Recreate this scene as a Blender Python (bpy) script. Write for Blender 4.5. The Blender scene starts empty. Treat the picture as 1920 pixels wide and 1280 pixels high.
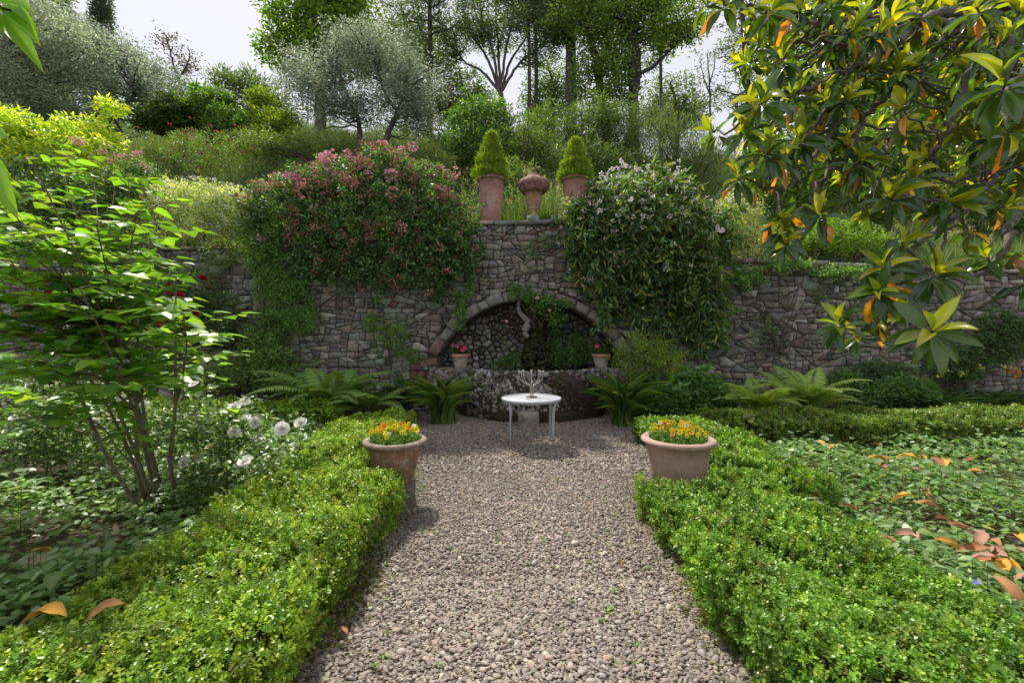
import bpy, math, random
import numpy as np
from mathutils import Vector
sc = bpy.context.scene
COL = sc.collection

# ------------------------------------------------------------------ camera
F = 853.0            # focal length in photo pixels (photo 1920 wide)
HOR = 620.0          # horizon row
CH = 1.65            # camera height
cam = bpy.data.cameras.new('camera'); camo = bpy.data.objects.new('camera', cam); COL.objects.link(camo)
camo.location = (0, 0, CH); camo.rotation_euler = (math.radians(90), 0, 0)
cam.sensor_width = 36; cam.lens = 36*F/1920; cam.shift_y = -(640-HOR)/1920
cam.clip_start = 0.05; cam.clip_end = 2000
sc.camera = camo
# ------------------------------------------------------------------ light
SUN_EL, SUN_ROT = math.radians(57), math.radians(-28)
w = bpy.data.worlds.new('World'); sc.world = w; w.use_nodes = True
nt = w.node_tree; nt.nodes.clear()
sky = nt.nodes.new('ShaderNodeTexSky'); sky.sky_type = 'NISHITA'; sky.sun_disc = False
sky.sun_elevation = SUN_EL; sky.sun_rotation = SUN_ROT; sky.air_density = 1.0; sky.dust_density = 2.0; sky.ozone_density = 1.0
mix = nt.nodes.new('ShaderNodeMix'); mix.data_type = 'RGBA'; mix.inputs[0].default_value = 0.86
mix.inputs[7].default_value = (5.35, 5.3, 5.45, 1)      # thin bright cloud veil
bg = nt.nodes.new('ShaderNodeBackground'); bg.inputs[1].default_value = 0.088
out = nt.nodes.new('ShaderNodeOutputWorld')
nt.links.new(sky.outputs[0], mix.inputs[6]); nt.links.new(mix.outputs[2], bg.inputs[0]); nt.links.new(bg.outputs[0], out.inputs[0])
sl = bpy.data.lights.new('sun', 'SUN'); sl.energy = 3.3; sl.angle = math.radians(3.0); sl.color = (1.0, .94, .82)
so = bpy.data.objects.new('sun', sl); COL.objects.link(so); so.location = (0, 0, 30)
sd = Vector((math.sin(SUN_ROT)*math.cos(SUN_EL), math.cos(SUN_ROT)*math.cos(SUN_EL), math.sin(SUN_EL)))
so.rotation_euler = (-sd).to_track_quat('-Z', 'Y').to_euler()
sc.view_settings.view_transform = 'Standard'; sc.view_settings.look = 'None'
sc.view_settings.exposure = 0.95; sc.view_settings.gamma = 1.0
sc.cycles.max_bounces = 6; sc.cycles.diffuse_bounces = 3; sc.cycles.glossy_bounces = 2
sc.cycles.transmission_bounces = 4; sc.cycles.transparent_max_bounces = 4
sc.cycles.caustics_reflective = False; sc.cycles.caustics_refractive = False
sc.cycles.use_denoising = True
sc.cycles.sample_clamp_indirect = 4

def P(px, py, Y):
    return np.array([(px-960)/F*Y, Y, CH-(py-HOR)/F*Y])
def R(s): return np.random.default_rng(s)

# ------------------------------------------------------------------ mesh accumulator
class Acc:
    def __init__(s): s.v = []; s.f = []; s.c = []; s.n = 0
    def add(s, v, faces, c=(.5, .5, .5)):
        v = np.asarray(v, float).reshape(-1, 3); c = np.asarray(c, float)
        if c.ndim == 1: c = np.tile(c[:3], (len(v), 1))
        s.v.append(v); s.c.append(c[:, :3])
        for f in faces:
            f = np.asarray(f, dtype=np.int64)
            if f.ndim == 1: f = f[None]
            if len(f): s.f.append(f+s.n)
        s.n += len(v); return s
    def mesh(s, name, m, smooth=False, org=None):
        me = bpy.data.meshes.new(name)
        v = np.concatenate(s.v); c = np.concatenate(s.c)
        if org is not None: v = v-np.asarray(org)
        me.vertices.add(len(v)); me.vertices.foreach_set('co', v.astype(np.float32).ravel())
        idx = np.concatenate([f.ravel() for f in s.f]); tot = np.concatenate([np.full(len(f), f.shape[1]) for f in s.f])
        st = np.concatenate([[0], np.cumsum(tot)[:-1]])
        me.loops.add(len(idx)); me.loops.foreach_set('vertex_index', idx.astype(np.int32))
        me.polygons.add(len(tot)); me.polygons.foreach_set('loop_start', st.astype(np.int32)); me.polygons.foreach_set('loop_total', tot.astype(np.int32))
        if smooth: me.polygons.foreach_set('use_smooth', np.ones(len(tot), bool))
        a = me.attributes.new('col', 'FLOAT_COLOR', 'POINT')
        a.data.foreach_set('color', np.c_[c, np.ones(len(c))].astype(np.float32).ravel())
        me.update(calc_edges=True); me.validate()
        me.materials.append(m); return me
    def build(s, name, m, parent=None, smooth=False):
        org = np.array(parent.location) if parent is not None else None
        if parent is not None and parent.parent is not None: org = org+np.array(parent.parent.location)
        o = bpy.data.objects.new(name, s.mesh(name, m, smooth, org)); COL.objects.link(o)
        if parent is not None: o.parent = parent
        return o
def thing(name, label, cat, loc=(0, 0, 0), group=None):
    o = bpy.data.objects.new(name, None); COL.objects.link(o); o.location = tuple(loc); o.empty_display_size = .1
    return tag(o, label, cat, group)
def tag(o, label, cat, group=None, kind=None):
    o['label'] = label; o['category'] = cat
    if group: o['group'] = group
    if kind: o['kind'] = kind
    return o
def struct(o, label=None):
    o['kind'] = 'structure'
    if label: o['label'] = label
    return o
def stuff(o, label, cat): return tag(o, label, cat, kind='stuff')
def setloc(o, loc):      # real world-space copies of one mesh
    o.location = loc

# ------------------------------------------------------------------ materials
def nodes(name):
    m = bpy.data.materials.new(name); m.use_nodes = True; t = m.node_tree
    return m, t, t.nodes['Principled BSDF'], t.nodes['Material Output']
def N(t, k, **kw):
    n = t.nodes.new(k)
    for a, b in kw.items(): setattr(n, a, b)
    return n
def noise(t, scale, detail=4, rough=.6, co=None):
    n = N(t, 'ShaderNodeTexNoise'); n.inputs['Scale'].default_value = scale; n.inputs['Detail'].default_value = detail
    n.inputs['Roughness'].default_value = rough
    if co is not None: t.links.new(co, n.inputs['Vector'])
    return n
def ramp(t, src, stops):
    r = N(t, 'ShaderNodeValToRGB'); e = r.color_ramp.elements
    while len(e) < len(stops): e.new(.5)
    for x, (p, c) in zip(e, stops): x.position = p; x.color = (*c, 1) if len(c) == 3 else c
    t.links.new(src, r.inputs[0]); return r
def mixc(t, a, b, fac, mode='MIX'):
    x = N(t, 'ShaderNodeMix', data_type='RGBA', blend_type=mode)
    for s, v in ((0, fac), (6, a), (7, b)):
        if hasattr(v, 'links') or hasattr(v, 'is_linked'): t.links.new(v, x.inputs[s])
        elif isinstance(v, (int, float)): x.inputs[s].default_value = v
        else: x.inputs[s].default_value = (*v, 1)
    return x.outputs[2]
def leafmat(name, rough=.45, transl=.38, tint=(1.5, 1.55, .45), spec=.5, under=None):
    m, t, b, o = nodes(name)
    at = N(t, 'ShaderNodeAttribute', attribute_name='col'); col = at.outputs['Color']
    if under:
        g = N(t, 'ShaderNodeNewGeometry'); ucol = mixc(t, col, under, .62); col2 = mixc(t, col, ucol, g.outputs['Backfacing'])
    else: col2 = col
    t.links.new(col2, b.inputs['Base Color']); b.inputs['Roughness'].default_value = rough
    b.inputs['Specular IOR Level'].default_value = spec
    tr = N(t, 'ShaderNodeBsdfTranslucent'); t.links.new(mixc(t, col, tint, 1.0, 'MULTIPLY'), tr.inputs[0])
    mx = N(t, 'ShaderNodeMixShader'); mx.inputs[0].default_value = transl
    t.links.new(b.outputs[0], mx.inputs[1]); t.links.new(tr.outputs[0], mx.inputs[2]); t.links.new(mx.outputs[0], o.inputs[0])
    return m
def solidmat(name, rough=.8, nscale=30, var=.35, bump=.3, bscale=None, extra=None, spec=.3, dirt=None):
    """base colour from the mesh's own colour, broken up by noise, with bump"""
    m, t, b, o = nodes(name)
    at = N(t, 'ShaderNodeAttribute', attribute_name='col'); tc = N(t, 'ShaderNodeNewGeometry'); co = tc.outputs['Position']
    n1 = noise(t, nscale, 6, .65, co); r = ramp(t, n1.outputs[0], [(.3, (1-var,)*3), (.7, (1+var*.7,)*3)])
    col = mixc(t, at.outputs['Color'], r.outputs[0], 1.0, 'MULTIPLY')
    if extra:
        for (sc_, lo, hi, c, amt) in extra:
            n2 = noise(t, sc_, 5, .7, co); r2 = ramp(t, n2.outputs[0], [(lo, (0, 0, 0)), (hi, (amt,)*3)])
            col = mixc(t, col, c, r2.outputs[0])
    t.links.new(col, b.inputs['Base Color']); b.inputs['Roughness'].default_value = rough; b.inputs['Specular IOR Level'].default_value = spec
    n3 = noise(t, bscale or nscale*2, 6, .7, co); bp = N(t, 'ShaderNodeBump'); bp.inputs['Strength'].default_value = bump; bp.inputs['Distance'].default_value = .02
    t.links.new(n3.outputs[0], bp.inputs['Height']); t.links.new(bp.outputs[0], b.inputs['Normal'])
    return m
M = {}
M['leaf'] = leafmat('leaf', .5, .42)
M['box'] = leafmat('box_leaf', .38, .36, (1.6, 1.45, .5), .5)
M['grass'] = leafmat('grass_blade', .6, .45, (1.4, 1.35, .5), .3)
M['silver'] = leafmat('silver_leaf', .5, .5, (1.45, 1.5, 1.1), .5)
M['magnolia'] = leafmat('magnolia_leaf', .20, .34, (2.6, 2.2, .35), .8, under=(.20, .15, .03))
M['bigleaf'] = leafmat('soft_leaf', .40, .45, (1.55, 1.55, .45), .5)
M['petal'] = leafmat('petal', .65, .2, (1.0, 1.0, 1.0), .2)
M['bark'] = solidmat('bark', .9, 18, .5, .8, 40)
M['stone'] = solidmat('rubble_stone', .88, 9, .5, .6, 45, extra=[(3.1, .56, .7, (.05, .06, .025), .5), (22, .60, .68, (.42, .42, .39), .55), (1.3, .52, .72, (.07, .065, .06), .4)])
M['mortar'] = solidmat('dark_mortar', .95, 14, .5, .7, 30)
M['tufa'] = solidmat('pale_rubble', .9, 20, .55, .7, 70, extra=[(6, .52, .66, (.035, .045, .015), .75), (2.2, .5, .62, (.04, .03, .02), .6)])
M['soil'] = solidmat('soil', .95, 6, .5, .8, 25)
M['gravelbed'] = solidmat('gravel_bed', .95, 35, .45, .9, 60, extra=[(2.2, .56, .68, (.09, .085, .03), .6)])
M['pebble'] = solidmat('pebble', .75, 60, .22, .15, 90)
M['terra'] = solidmat('terracotta', .8, 5, .18, .15, 60, extra=[(4.2, .48, .68, (.48, .39, .36), .5), (11, .56, .70, (.14, .09, .07), .55), (28, .62, .70, (.55, .52, .50), .5)])
M['oldterra'] = solidmat('weathered_terracotta', .85, 9, .3, .3, 60, extra=[(14, .52, .62, (.40, .38, .35), .65), (6, .55, .68, (.10, .07, .05), .6)])
M['lidterra'] = solidmat('stained_terracotta', .85, 12, .35, .3, 60, extra=[(9, .45, .62, (.07, .05, .05), .8)])
M['paint'] = solidmat('white_paint', .45, 25, .10, .08, 80, extra=[(9, .66, .72, (.28, .16, .06), .75)], spec=.5)
M['moss'] = solidmat('wet_moss', .9, 14, .6, .9, 50)
def simple(name, c, rough=.5, metal=0.0):
    m, t, b, o = nodes(name); b.inputs['Base Color'].default_value = (*c, 1); b.inputs['Roughness'].default_value = rough; b.inputs['Metallic'].default_value = metal
    n = noise(t, 90, 4); r = ramp(t, n.outputs[0], [(.3, tuple(x*.7 for x in c)), (.7, tuple(min(1, x*1.15) for x in c))]); t.links.new(r.outputs[0], b.inputs['Base Color'])
    return m
M['metal'] = simple('dull_metal', (.42, .41, .41), .45, .3)
M['rust'] = simple('rusty_iron', (.16, .11, .08), .8, .2)
M['water'] = simple('still_water', (.035, .045, .05), .06, 0)

# ------------------------------------------------------------------ geometry kits
def nrm(a): return a/np.maximum(np.linalg.norm(a, axis=-1, keepdims=True), 1e-9)
def tube(acc, pts, rad, c, sides=6, cap=True):
    pts = np.asarray(pts, float); n = len(pts); rad = np.broadcast_to(np.asarray(rad, float), (n,))
    d = np.gradient(pts, axis=0); d = nrm(d)
    ref = np.array([0, 0, 1.]) if abs(d[0][2]) < .9 else np.array([1., 0, 0])
    a = nrm(np.cross(d, ref)); b = np.cross(d, a)
    th = np.arange(sides)*2*np.pi/sides
    v = pts[:, None]+rad[:, None, None]*(np.cos(th)[None, :, None]*a[:, None]+np.sin(th)[None, :, None]*b[:, None])
    i = np.arange(n-1)[:, None]*sides; j = np.arange(sides)[None]; k = (j+1) % sides
    q = np.stack([i+j, i+k, i+sides+k, i+sides+j], -1).reshape(-1, 4)
    fs = [q]
    if cap: fs += [np.arange(sides)[::-1], np.arange(sides)+(n-1)*sides]
    acc.add(v.reshape(-1, 3), fs, c)
def curve(a, b, sag=0., wob=0., n=6, rng=None, mid=None):
    a = np.asarray(a, float); b = np.asarray(b, float); t = np.linspace(0, 1, n)[:, None]
    p = a+(b-a)*t; L = np.linalg.norm(b-a)
    p[:, 2] += (sag*L*4*t*(1-t))[:, 0]
    if wob and rng is not None:
        o = rng.normal(0, wob*L, (n, 3)); o[0] = 0; o[-1] = 0; p += o
    return p
def spline(pts, n=8):
    pts = np.asarray(pts, float); out = []
    q = np.vstack([2*pts[0]-pts[1], pts, 2*pts[-1]-pts[-2]])
    for i in range(1, len(q)-2):
        t = np.linspace(0, 1, n, endpoint=False)[:, None]
        p0, p1, p2, p3 = q[i-1], q[i], q[i+1], q[i+2]
        out.append(.5*((2*p1)+(-p0+p2)*t+(2*p0-5*p1+4*p2-p3)*t**2+(-p0+3*p1-3*p2+p3)*t**3))
    out.append(pts[-1:]); return np.vstack(out)
def lathe(acc, prof, centre, c, seg=32, flute=None, close=False):
    prof = np.asarray(prof, float); n = len(prof); th = np.arange(seg)*2*np.pi/seg
    r = prof[:, 0][:, None]*np.ones(seg)
    if flute is not None: r = r*(1+flute(prof[:, 1])[:, None]*np.abs(np.sin(th*10))[None])
    v = np.stack([r*np.cos(th), r*np.sin(th), np.broadcast_to(prof[:, 1][:, None], r.shape)], -1)+np.asarray(centre)
    i = np.arange(n-1)[:, None]*seg; j = np.arange(seg)[None]; k = (j+1) % seg
    fs = [np.stack([i+j, i+k, i+seg+k, i+seg+j], -1).reshape(-1, 4)]
    acc.add(v.reshape(-1, 3), fs, c)
def box(acc, lo, hi, c, jit=0, rng=None):
    lo = np.asarray(lo, float); hi = np.asarray(hi, float)
    v = np.array([[x, y, z] for z in (lo[2], hi[2]) for y in (lo[1], hi[1]) for x in (lo[0], hi[0])])
    if jit: v += rng.normal(0, jit, v.shape)
    acc.add(v, [np.array([[0, 2, 3, 1], [4, 5, 7, 6], [0, 1, 5, 4], [2, 6, 7, 3], [0, 4, 6, 2], [1, 3, 7, 5]])], c)

T = {}   # leaf templates: (u along, v across, w up), faces
T['dia'] = (np.array([[0, 0, 0], [.45, .5, .06], [1, 0, -.05], [.45, -.5, .06]]), [np.array([[0, 1, 2, 3]])])
T['hex'] = (np.array([[0, 0, 0], [.25, .42, .05], [.7, .42, .05], [1, 0, -.04], [.7, -.42, .05], [.25, -.42, .05]]), [np.array([[0, 1, 2, 3], [0, 3, 4, 5]])])
T['box'] = (np.array([[0, 0, 0], [.3, .42, .05], [.78, .4, .05], [1, 0, .0], [.78, -.4, .05], [.3, -.42, .05]]), [np.array([[0, 1, 2, 3], [0, 3, 4, 5]])])
def ribbed(us, ws, hs, fold=.12):
    v = []; f = []
    for u, w_, h in zip(us, ws, hs): v += [[u, w_/2, h+fold*w_*.5], [u, 0, h], [u, -w_/2, h+fold*w_*.5]]
    for i in range(len(us)-1):
        a = 3*i; f += [[a, a+1, a+4, a+3], [a+1, a+2, a+5, a+4]]
    return np.array(v, float), [np.array(f)]
T['long'] = ribbed([0, .33, .7, 1], [.15, 1, .75, .05], [0, .03, .0, -.10])
T['mag'] = ribbed([0, .18, .42, .68, .88, 1], [.10, .62, 1, .92, .5, .04], [0, .03, .045, .03, -.01, -.05], .22)
T['mag2'] = ribbed([0, .18, .42, .68, .88, 1], [.10, .6, 1, .9, .5, .04], [0, .05, .10, .09, .02, -.06], .35)
T['mag3'] = ribbed([0, .18, .42, .68, .88, 1], [.10, .6, 1, .9, .5, .04], [0, -.01, -.05, -.13, -.22, -.30], .30)
T['heart'] = (np.array([[0, 0, 0], [-.08, .28, .03], [.12, .50, .05], [.42, .46, .04], [.74, .22, -.02], [1, 0, -.10], [.74, -.22, -.02], [.42, -.46, .04], [.12, -.50, .05], [-.08, -.28, .03], [.4, 0, -.02]]),
              [np.array([[0, 1, 2, 3], [0, 3, 4, 10], [0, 10, 6, 7], [0, 7, 8, 9]]), np.array([[10, 4, 5], [10, 5, 6]])])
T['blade'] = (np.array([[0, .5, 0], [0, -.5, 0], [.55, .32, .05], [.55, -.32, .05], [1, 0, -.08]]), [np.array([[0, 1, 3, 2]]), np.array([[2, 3, 4]])])
T['strap'] = ribbed([0, .2, .4, .6, .8, 1], [.8, 1, 1, .9, .6, .05], [0, .10, .14, .08, -.08, -.34], .3)
T['petal'] = (np.array([[0, 0, 0], [.4, .4, .10], [.85, .42, .22], [1, 0, .16], [.85, -.42, .22], [.4, -.4, .10], [.5, 0, .04]]), [np.array([[0, 1, 2, 6], [6, 2, 3, 4], [0, 6, 4, 5]])])
def rib(k, mids, ends=(), m=(1.55, 1.4, 1.2), e=(1.25, .8, .6)):     # paler midrib, browner tip
    a = np.ones((k, 3)); a[list(mids)] = m
    for i in ends: a[i] = e
    return a
MIDRIB = {t_: rib(18, range(1, 18, 3), (15, 16, 17)) for t_ in ('mag', 'mag2', 'mag3')}
MIDRIB['heart'] = rib(11, (0, 10), (5,), (1.4, 1.3, 1.2), (1.1, .95, .8)); MIDRIB['long'] = rib(12, (1, 4, 7), (), (1.3, 1.22, 1.15))
def leaves(acc, pos, ax, up, L, W, col, tmpl='hex'):
    tv, tf = T[tmpl]; n = len(pos)
    if n == 0: return
    ax = nrm(ax); side = np.cross(up, ax); bad = np.linalg.norm(side, axis=1) < 1e-3; side[bad] = [1, 0, 0]; side = nrm(side); nn = np.cross(ax, side)
    L = np.broadcast_to(L, (n,)); W = np.broadcast_to(W, (n,))
    v = pos[:, None]+ax[:, None]*(L[:, None]*tv[None, :, 0])[..., None]+side[:, None]*(W[:, None]*tv[None, :, 1])[..., None]+nn[:, None]*(L[:, None]*tv[None, :, 2])[..., None]
    k = len(tv); fs = [(f[None]+(np.arange(n)*k)[:, None, None]).reshape(-1, f.shape[1]) for f in tf]
    cc = np.repeat(col, k, axis=0)
    if tmpl in MIDRIB: cc = cc*np.tile(MIDRIB[tmpl], (n, 1))
    acc.add(v.reshape(-1, 3), fs, np.clip(cc, 0, .95))
def palette(rng, n, cols, wts=None, var=.25):
    cols = np.asarray(cols, float); i = rng.choice(len(cols), n, p=None if wts is None else np.array(wts)/sum(wts))
    c = cols[i]*(1+rng.uniform(-var, var, (n, 1)))*(1+rng.uniform(-.08, .08, (n, 3)))
    return np.clip(c, .002, .95)
def clump_cols(rng, nc, per, cols, wts=None, var=.22, shift=.25):
    base = np.repeat(1+rng.uniform(-shift, shift, (nc, 1)), per, axis=0)
    return np.clip(palette(rng, nc*per, cols, wts, var)*base, .002, .95)
def sample_blobs(rng, blobs, n, shell=.55):
    """blobs: (cx,cy,cz,rx,ry,rz)"""
    b = np.asarray(blobs, float); w_ = b[:, 3]*b[:, 4]*b[:, 5]; w_ = w_**.75; i = rng.choice(len(b), n, p=w_/w_.sum())
    d = nrm(rng.normal(size=(n, 3))); r = shell+(1-shell)*rng.uniform(0, 1, n)**.6
    low = rng.uniform(0, 1, n) < .25; r[low] *= rng.uniform(.3, 1, low.sum())
    return b[i, :3]+d*b[i, 3:]*r[:, None], d
def foliage(acc, rng, cen, per, cr, L, W, cols, wts=None, tmpl='dia', out=None, up=.5, droop=.0, flat=1., var=.22, shift=.25, axz=0., keep=None):
    nc = len(cen); n = nc*per; c = np.repeat(cen, per, axis=0)
    off = rng.normal(0, 1, (n, 3)); off = nrm(off)*(rng.uniform(0, 1, (n, 1))**.6)*cr; off[:, 2] *= flat
    pos = c+off
    ax = nrm(off)+rng.normal(0, .45, (n, 3)); ax[:, 2] += axz-droop
    upv = rng.normal(0, 1, (n, 3))*(1-up)+np.array([0, 0, 1.])*up*1.6
    if out is not None: upv += np.repeat(out, per, axis=0)*.35
    col = clump_cols(rng, nc, per, cols, wts, var, shift)
    l = L*rng.uniform(.65, 1.25, n); w_ = W*rng.uniform(.75, 1.2, n)
    if keep is not None:
        k = keep(pos); pos, ax, upv, col, l, w_ = pos[k], ax[k], upv[k], col[k], l[k], w_[k]
    leaves(acc, pos, ax, upv, l, w_, col, tmpl)
ICO = None
def ico(sub):
    t = (1+5**.5)/2
    v = [np.array(p, float) for p in [(-1, t, 0), (1, t, 0), (-1, -t, 0), (1, -t, 0), (0, -1, t), (0, 1, t), (0, -1, -t), (0, 1, -t), (t, 0, -1), (t, 0, 1), (-t, 0, -1), (-t, 0, 1)]]
    v = [p/np.linalg.norm(p) for p in v]
    f = [(0, 11, 5), (0, 5, 1), (0, 1, 7), (0, 7, 10), (0, 10, 11), (1, 5, 9), (5, 11, 4), (11, 10, 2), (10, 7, 6), (7, 1, 8), (3, 9, 4), (3, 4, 2), (3, 2, 6), (3, 6, 8), (3, 8, 9), (4, 9, 5), (2, 4, 11), (6, 2, 10), (8, 6, 7), (9, 8, 1)]
    for _ in range(sub):
        nf = []; mid = {}
        def m(a, b):
            k = (min(a, b), max(a, b))
            if k not in mid: p = v[a]+v[b]; v.append(p/np.linalg.norm(p)); mid[k] = len(v)-1
            return mid[k]
        for a, b, c in f:
            x, y, z = m(a, b), m(b, c), m(c, a); nf += [(a, x, z), (b, y, x), (c, z, y), (x, y, z)]
        f = nf
    return np.array(v), np.array(f)
ICO0, ICO1, ICO2 = ico(0), ico(1), ico(2)
def lumps(acc, rng, pos, size, cols, geo=ICO0, squash=(1, .75, .5), jit=.18, normal=None):
    """many stones at once; size (n,), random spin; squash axis along normal"""
    gv, gf = geo; n = len(pos); k = len(gv)
    if normal is None: normal = nrm(rng.normal(0, .35, (n, 3))+np.array([0, 0, 1.]))
    r = rng.normal(size=(n, 3)); a = nrm(np.cross(normal, r)); b = np.cross(normal, a)
    sq = np.array(squash)*(1+rng.uniform(-.25, .25, (n, 3)))
    g = gv[None]*(1+rng.uniform(-jit, jit, (n, k, 1)))
    v = pos[:, None]+size[:, None, None]*(a[:, None]*(g[..., 0]*sq[:, None, 0])[..., None]+b[:, None]*(g[..., 1]*sq[:, None, 1])[..., None]+normal[:, None]*(g[..., 2]*sq[:, None, 2])[..., None])
    f = (gf[None]+(np.arange(n)*k)[:, None, None]).reshape(-1, 3)
    acc.add(v.reshape(-1, 3), [f], np.repeat(cols, k, axis=0))

# ------------------------------------------------------------------ terrain
WY = 9.2                                    # face of the garden wall
AX, AZ, AR, AT = .356, .204, 2.09, .19
SPR = 1.12                                  # height where the arch springs from its jambs      # arch centre, inner radius, ring thickness
def walltop(x):
    x = np.asarray(x, float)
    z = np.where(x < -1.05, 3.42+.02*(x+1), np.where(x > 2.1, 3.02-.04*(x-5.5), 3.82))
    return z
def smooth1(a, b, x): t = np.clip((x-a)/(b-a), 0, 1); return t*t*(3-2*t)
def hillz(x, y):
    x = np.asarray(x, float); y = np.asarray(y, float)
    base = 3.36+.40*np.exp(-((x-.5)/2.0)**2)-.55*smooth1(2.5, 5, x)
    s = .60*np.clip(y-10.1, 0, 12)+.18*np.clip(y-22.1, 0, 60)
    lf = 1+.10*smooth1(-2, -9, x)-.05*smooth1(3, 9, x)
    return base+s*lf+.10*np.sin(x*1.3+y*.7)+.07*np.sin(x*2.9-y*1.9)
def grid(name, x0, x1, y0, y1, nx, ny, zf, m, c):
    xs = np.linspace(x0, x1, nx); ys = np.linspace(y0, y1, ny); X, Yy = np.meshgrid(xs, ys); Z = zf(X, Yy)
    a = Acc(); i = (np.arange(ny-1)[:, None]*nx+np.arange(nx-1)[None]); q = np.stack([i, i+1, i+nx+1, i+nx], -1).reshape(-1, 4)
    a.add(np.stack([X, Yy, Z], -1).reshape(-1, 3), [q], c); return a.build(name, m, smooth=True)
def gnd(x, y):
    return -.03+.02*np.sin(x*2.1)*np.cos(y*1.7)+.012*np.sin(x*5.3+y*4)
struct(grid('ground', -90, 90, -60, 10.4, 181, 141, gnd, M['soil'], (.075, .055, .038)))
struct(grid('hillside', -60, 60, 9.66, 120, 161, 160, hillz, M['soil'], (.07, .085, .03)))
# gravel path widening in front of the fountain
def path_edges(y):
    l = -1.02-.50*smooth1(4.5, 6.2, y)-.35*smooth1(6.4, 8, y); r = 1.27+.72*smooth1(4.2, 5.4, y)+.25*smooth1(6.4, 8, y)
    return l+.03*np.sin(y*5), r+.03*np.sin(y*4+1)
a = Acc(); ys = np.linspace(-1.5, 8.9, 80); l, r = path_edges(ys); tt = np.linspace(0, 1, 20)
X = (l-.1)[:, None]+(r-l+.2)[:, None]*tt[None]; Yg = np.repeat(ys[:, None], 20, 1); Zg = .008+.012*np.sin(X*3+Yg*2)*np.sin(Yg*1.7)+.012*(1-(2*tt[None]-1)**2)
i = (np.arange(79)[:, None]*20+np.arange(19)[None]); a.add(np.stack([X, Yg, Zg], -1).reshape(-1, 3), [np.stack([i, i+1, i+21, i+20], -1).reshape(-1, 4)], (.15, .13, .115))
struct(a.build('gravel_path', M['gravelbed'], smooth=True))
def gz(x, y):
    l, r = path_edges(y); t = (x-l)/(r-l); return .008+.012*np.sin(x*3+y*2)*np.sin(y*1.7)+.012*(1-(2*t-1)**2)
PEB = [(.29, .248, .225), (.345, .30, .27), (.225, .188, .172), (.265, .235, .23), (.345, .28, .225), (.185, .16, .15), (.43, .395, .36)]
rng = R(11); acc = Acc()
for (y0, y1, dens, s0, geo) in ((1.2, 3.0, 13500, .0073, ICO1), (3.0, 5.2, 9500, .0083, ICO0), (5.2, 8.9, 4300, .0118, ICO0)):
    n = int(dens*(y1-y0)*3.2); y = rng.uniform(y0, y1, n); x = rng.uniform(-2.2, 2.6, n); l, r = path_edges(y)
    e = np.minimum(x-l, r-x); k = e+rng.normal(0, .05, n) > .02; x, y = x[k], y[k]; n = len(x)
    # basin and table area stay gravel; thinner where moss and soil show at the rims
    s = s0*np.exp(rng.normal(0, .38, n)); z = gz(x, y)+s*.32+rng.uniform(0, .006, n)
    pt = .5+.5*np.sin(x*1.7+y*.9+1)*np.sin(y*1.3-x*.8)+.25*np.sin(x*4.1+y*3.7)
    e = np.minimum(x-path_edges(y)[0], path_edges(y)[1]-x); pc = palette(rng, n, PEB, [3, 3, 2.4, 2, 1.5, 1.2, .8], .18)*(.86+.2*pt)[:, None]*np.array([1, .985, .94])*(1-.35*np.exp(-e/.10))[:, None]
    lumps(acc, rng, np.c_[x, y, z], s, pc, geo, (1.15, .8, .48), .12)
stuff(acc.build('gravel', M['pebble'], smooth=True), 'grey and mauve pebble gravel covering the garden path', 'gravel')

# ------------------------------------------------------------------ rubble walls
def clip(poly, nx, nz, d):
    out = []; k = len(poly)
    for i in range(k):
        p = poly[i]; q = poly[(i+1) % k]; a_ = p[0]*nx+p[1]*nz-d; b_ = q[0]*nx+q[1]*nz-d
        if a_ <= 0: out.append(p)
        if (a_ < 0 < b_) or (b_ < 0 < a_):
            t = a_/(a_-b_); out.append((p[0]+(q[0]-p[0])*t, p[1]+(q[1]-p[1])*t))
    return out
def cells(seeds, asp, rad):
    s = np.array(seeds)/np.array([asp, 1]); res = []
    for i in range(len(s)):
        d = s-s[i]; dd = (d**2).sum(1); nb = np.argsort(dd)[1:22]
        poly = [(s[i][0]-rad, s[i][1]-rad), (s[i][0]+rad, s[i][1]-rad), (s[i][0]+rad, s[i][1]+rad), (s[i][0]-rad, s[i][1]+rad)]
        for j in nb:
            if dd[j] > 4*rad*rad*2: break
            m_ = (s[j]+s[i])/2; n_ = s[j]-s[i]; poly = clip(poly, n_[0], n_[1], float(m_@n_))
            if len(poly) < 3: break
        if len(poly) >= 3: res.append(np.array(poly)*np.array([asp, 1]))
    return res
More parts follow.
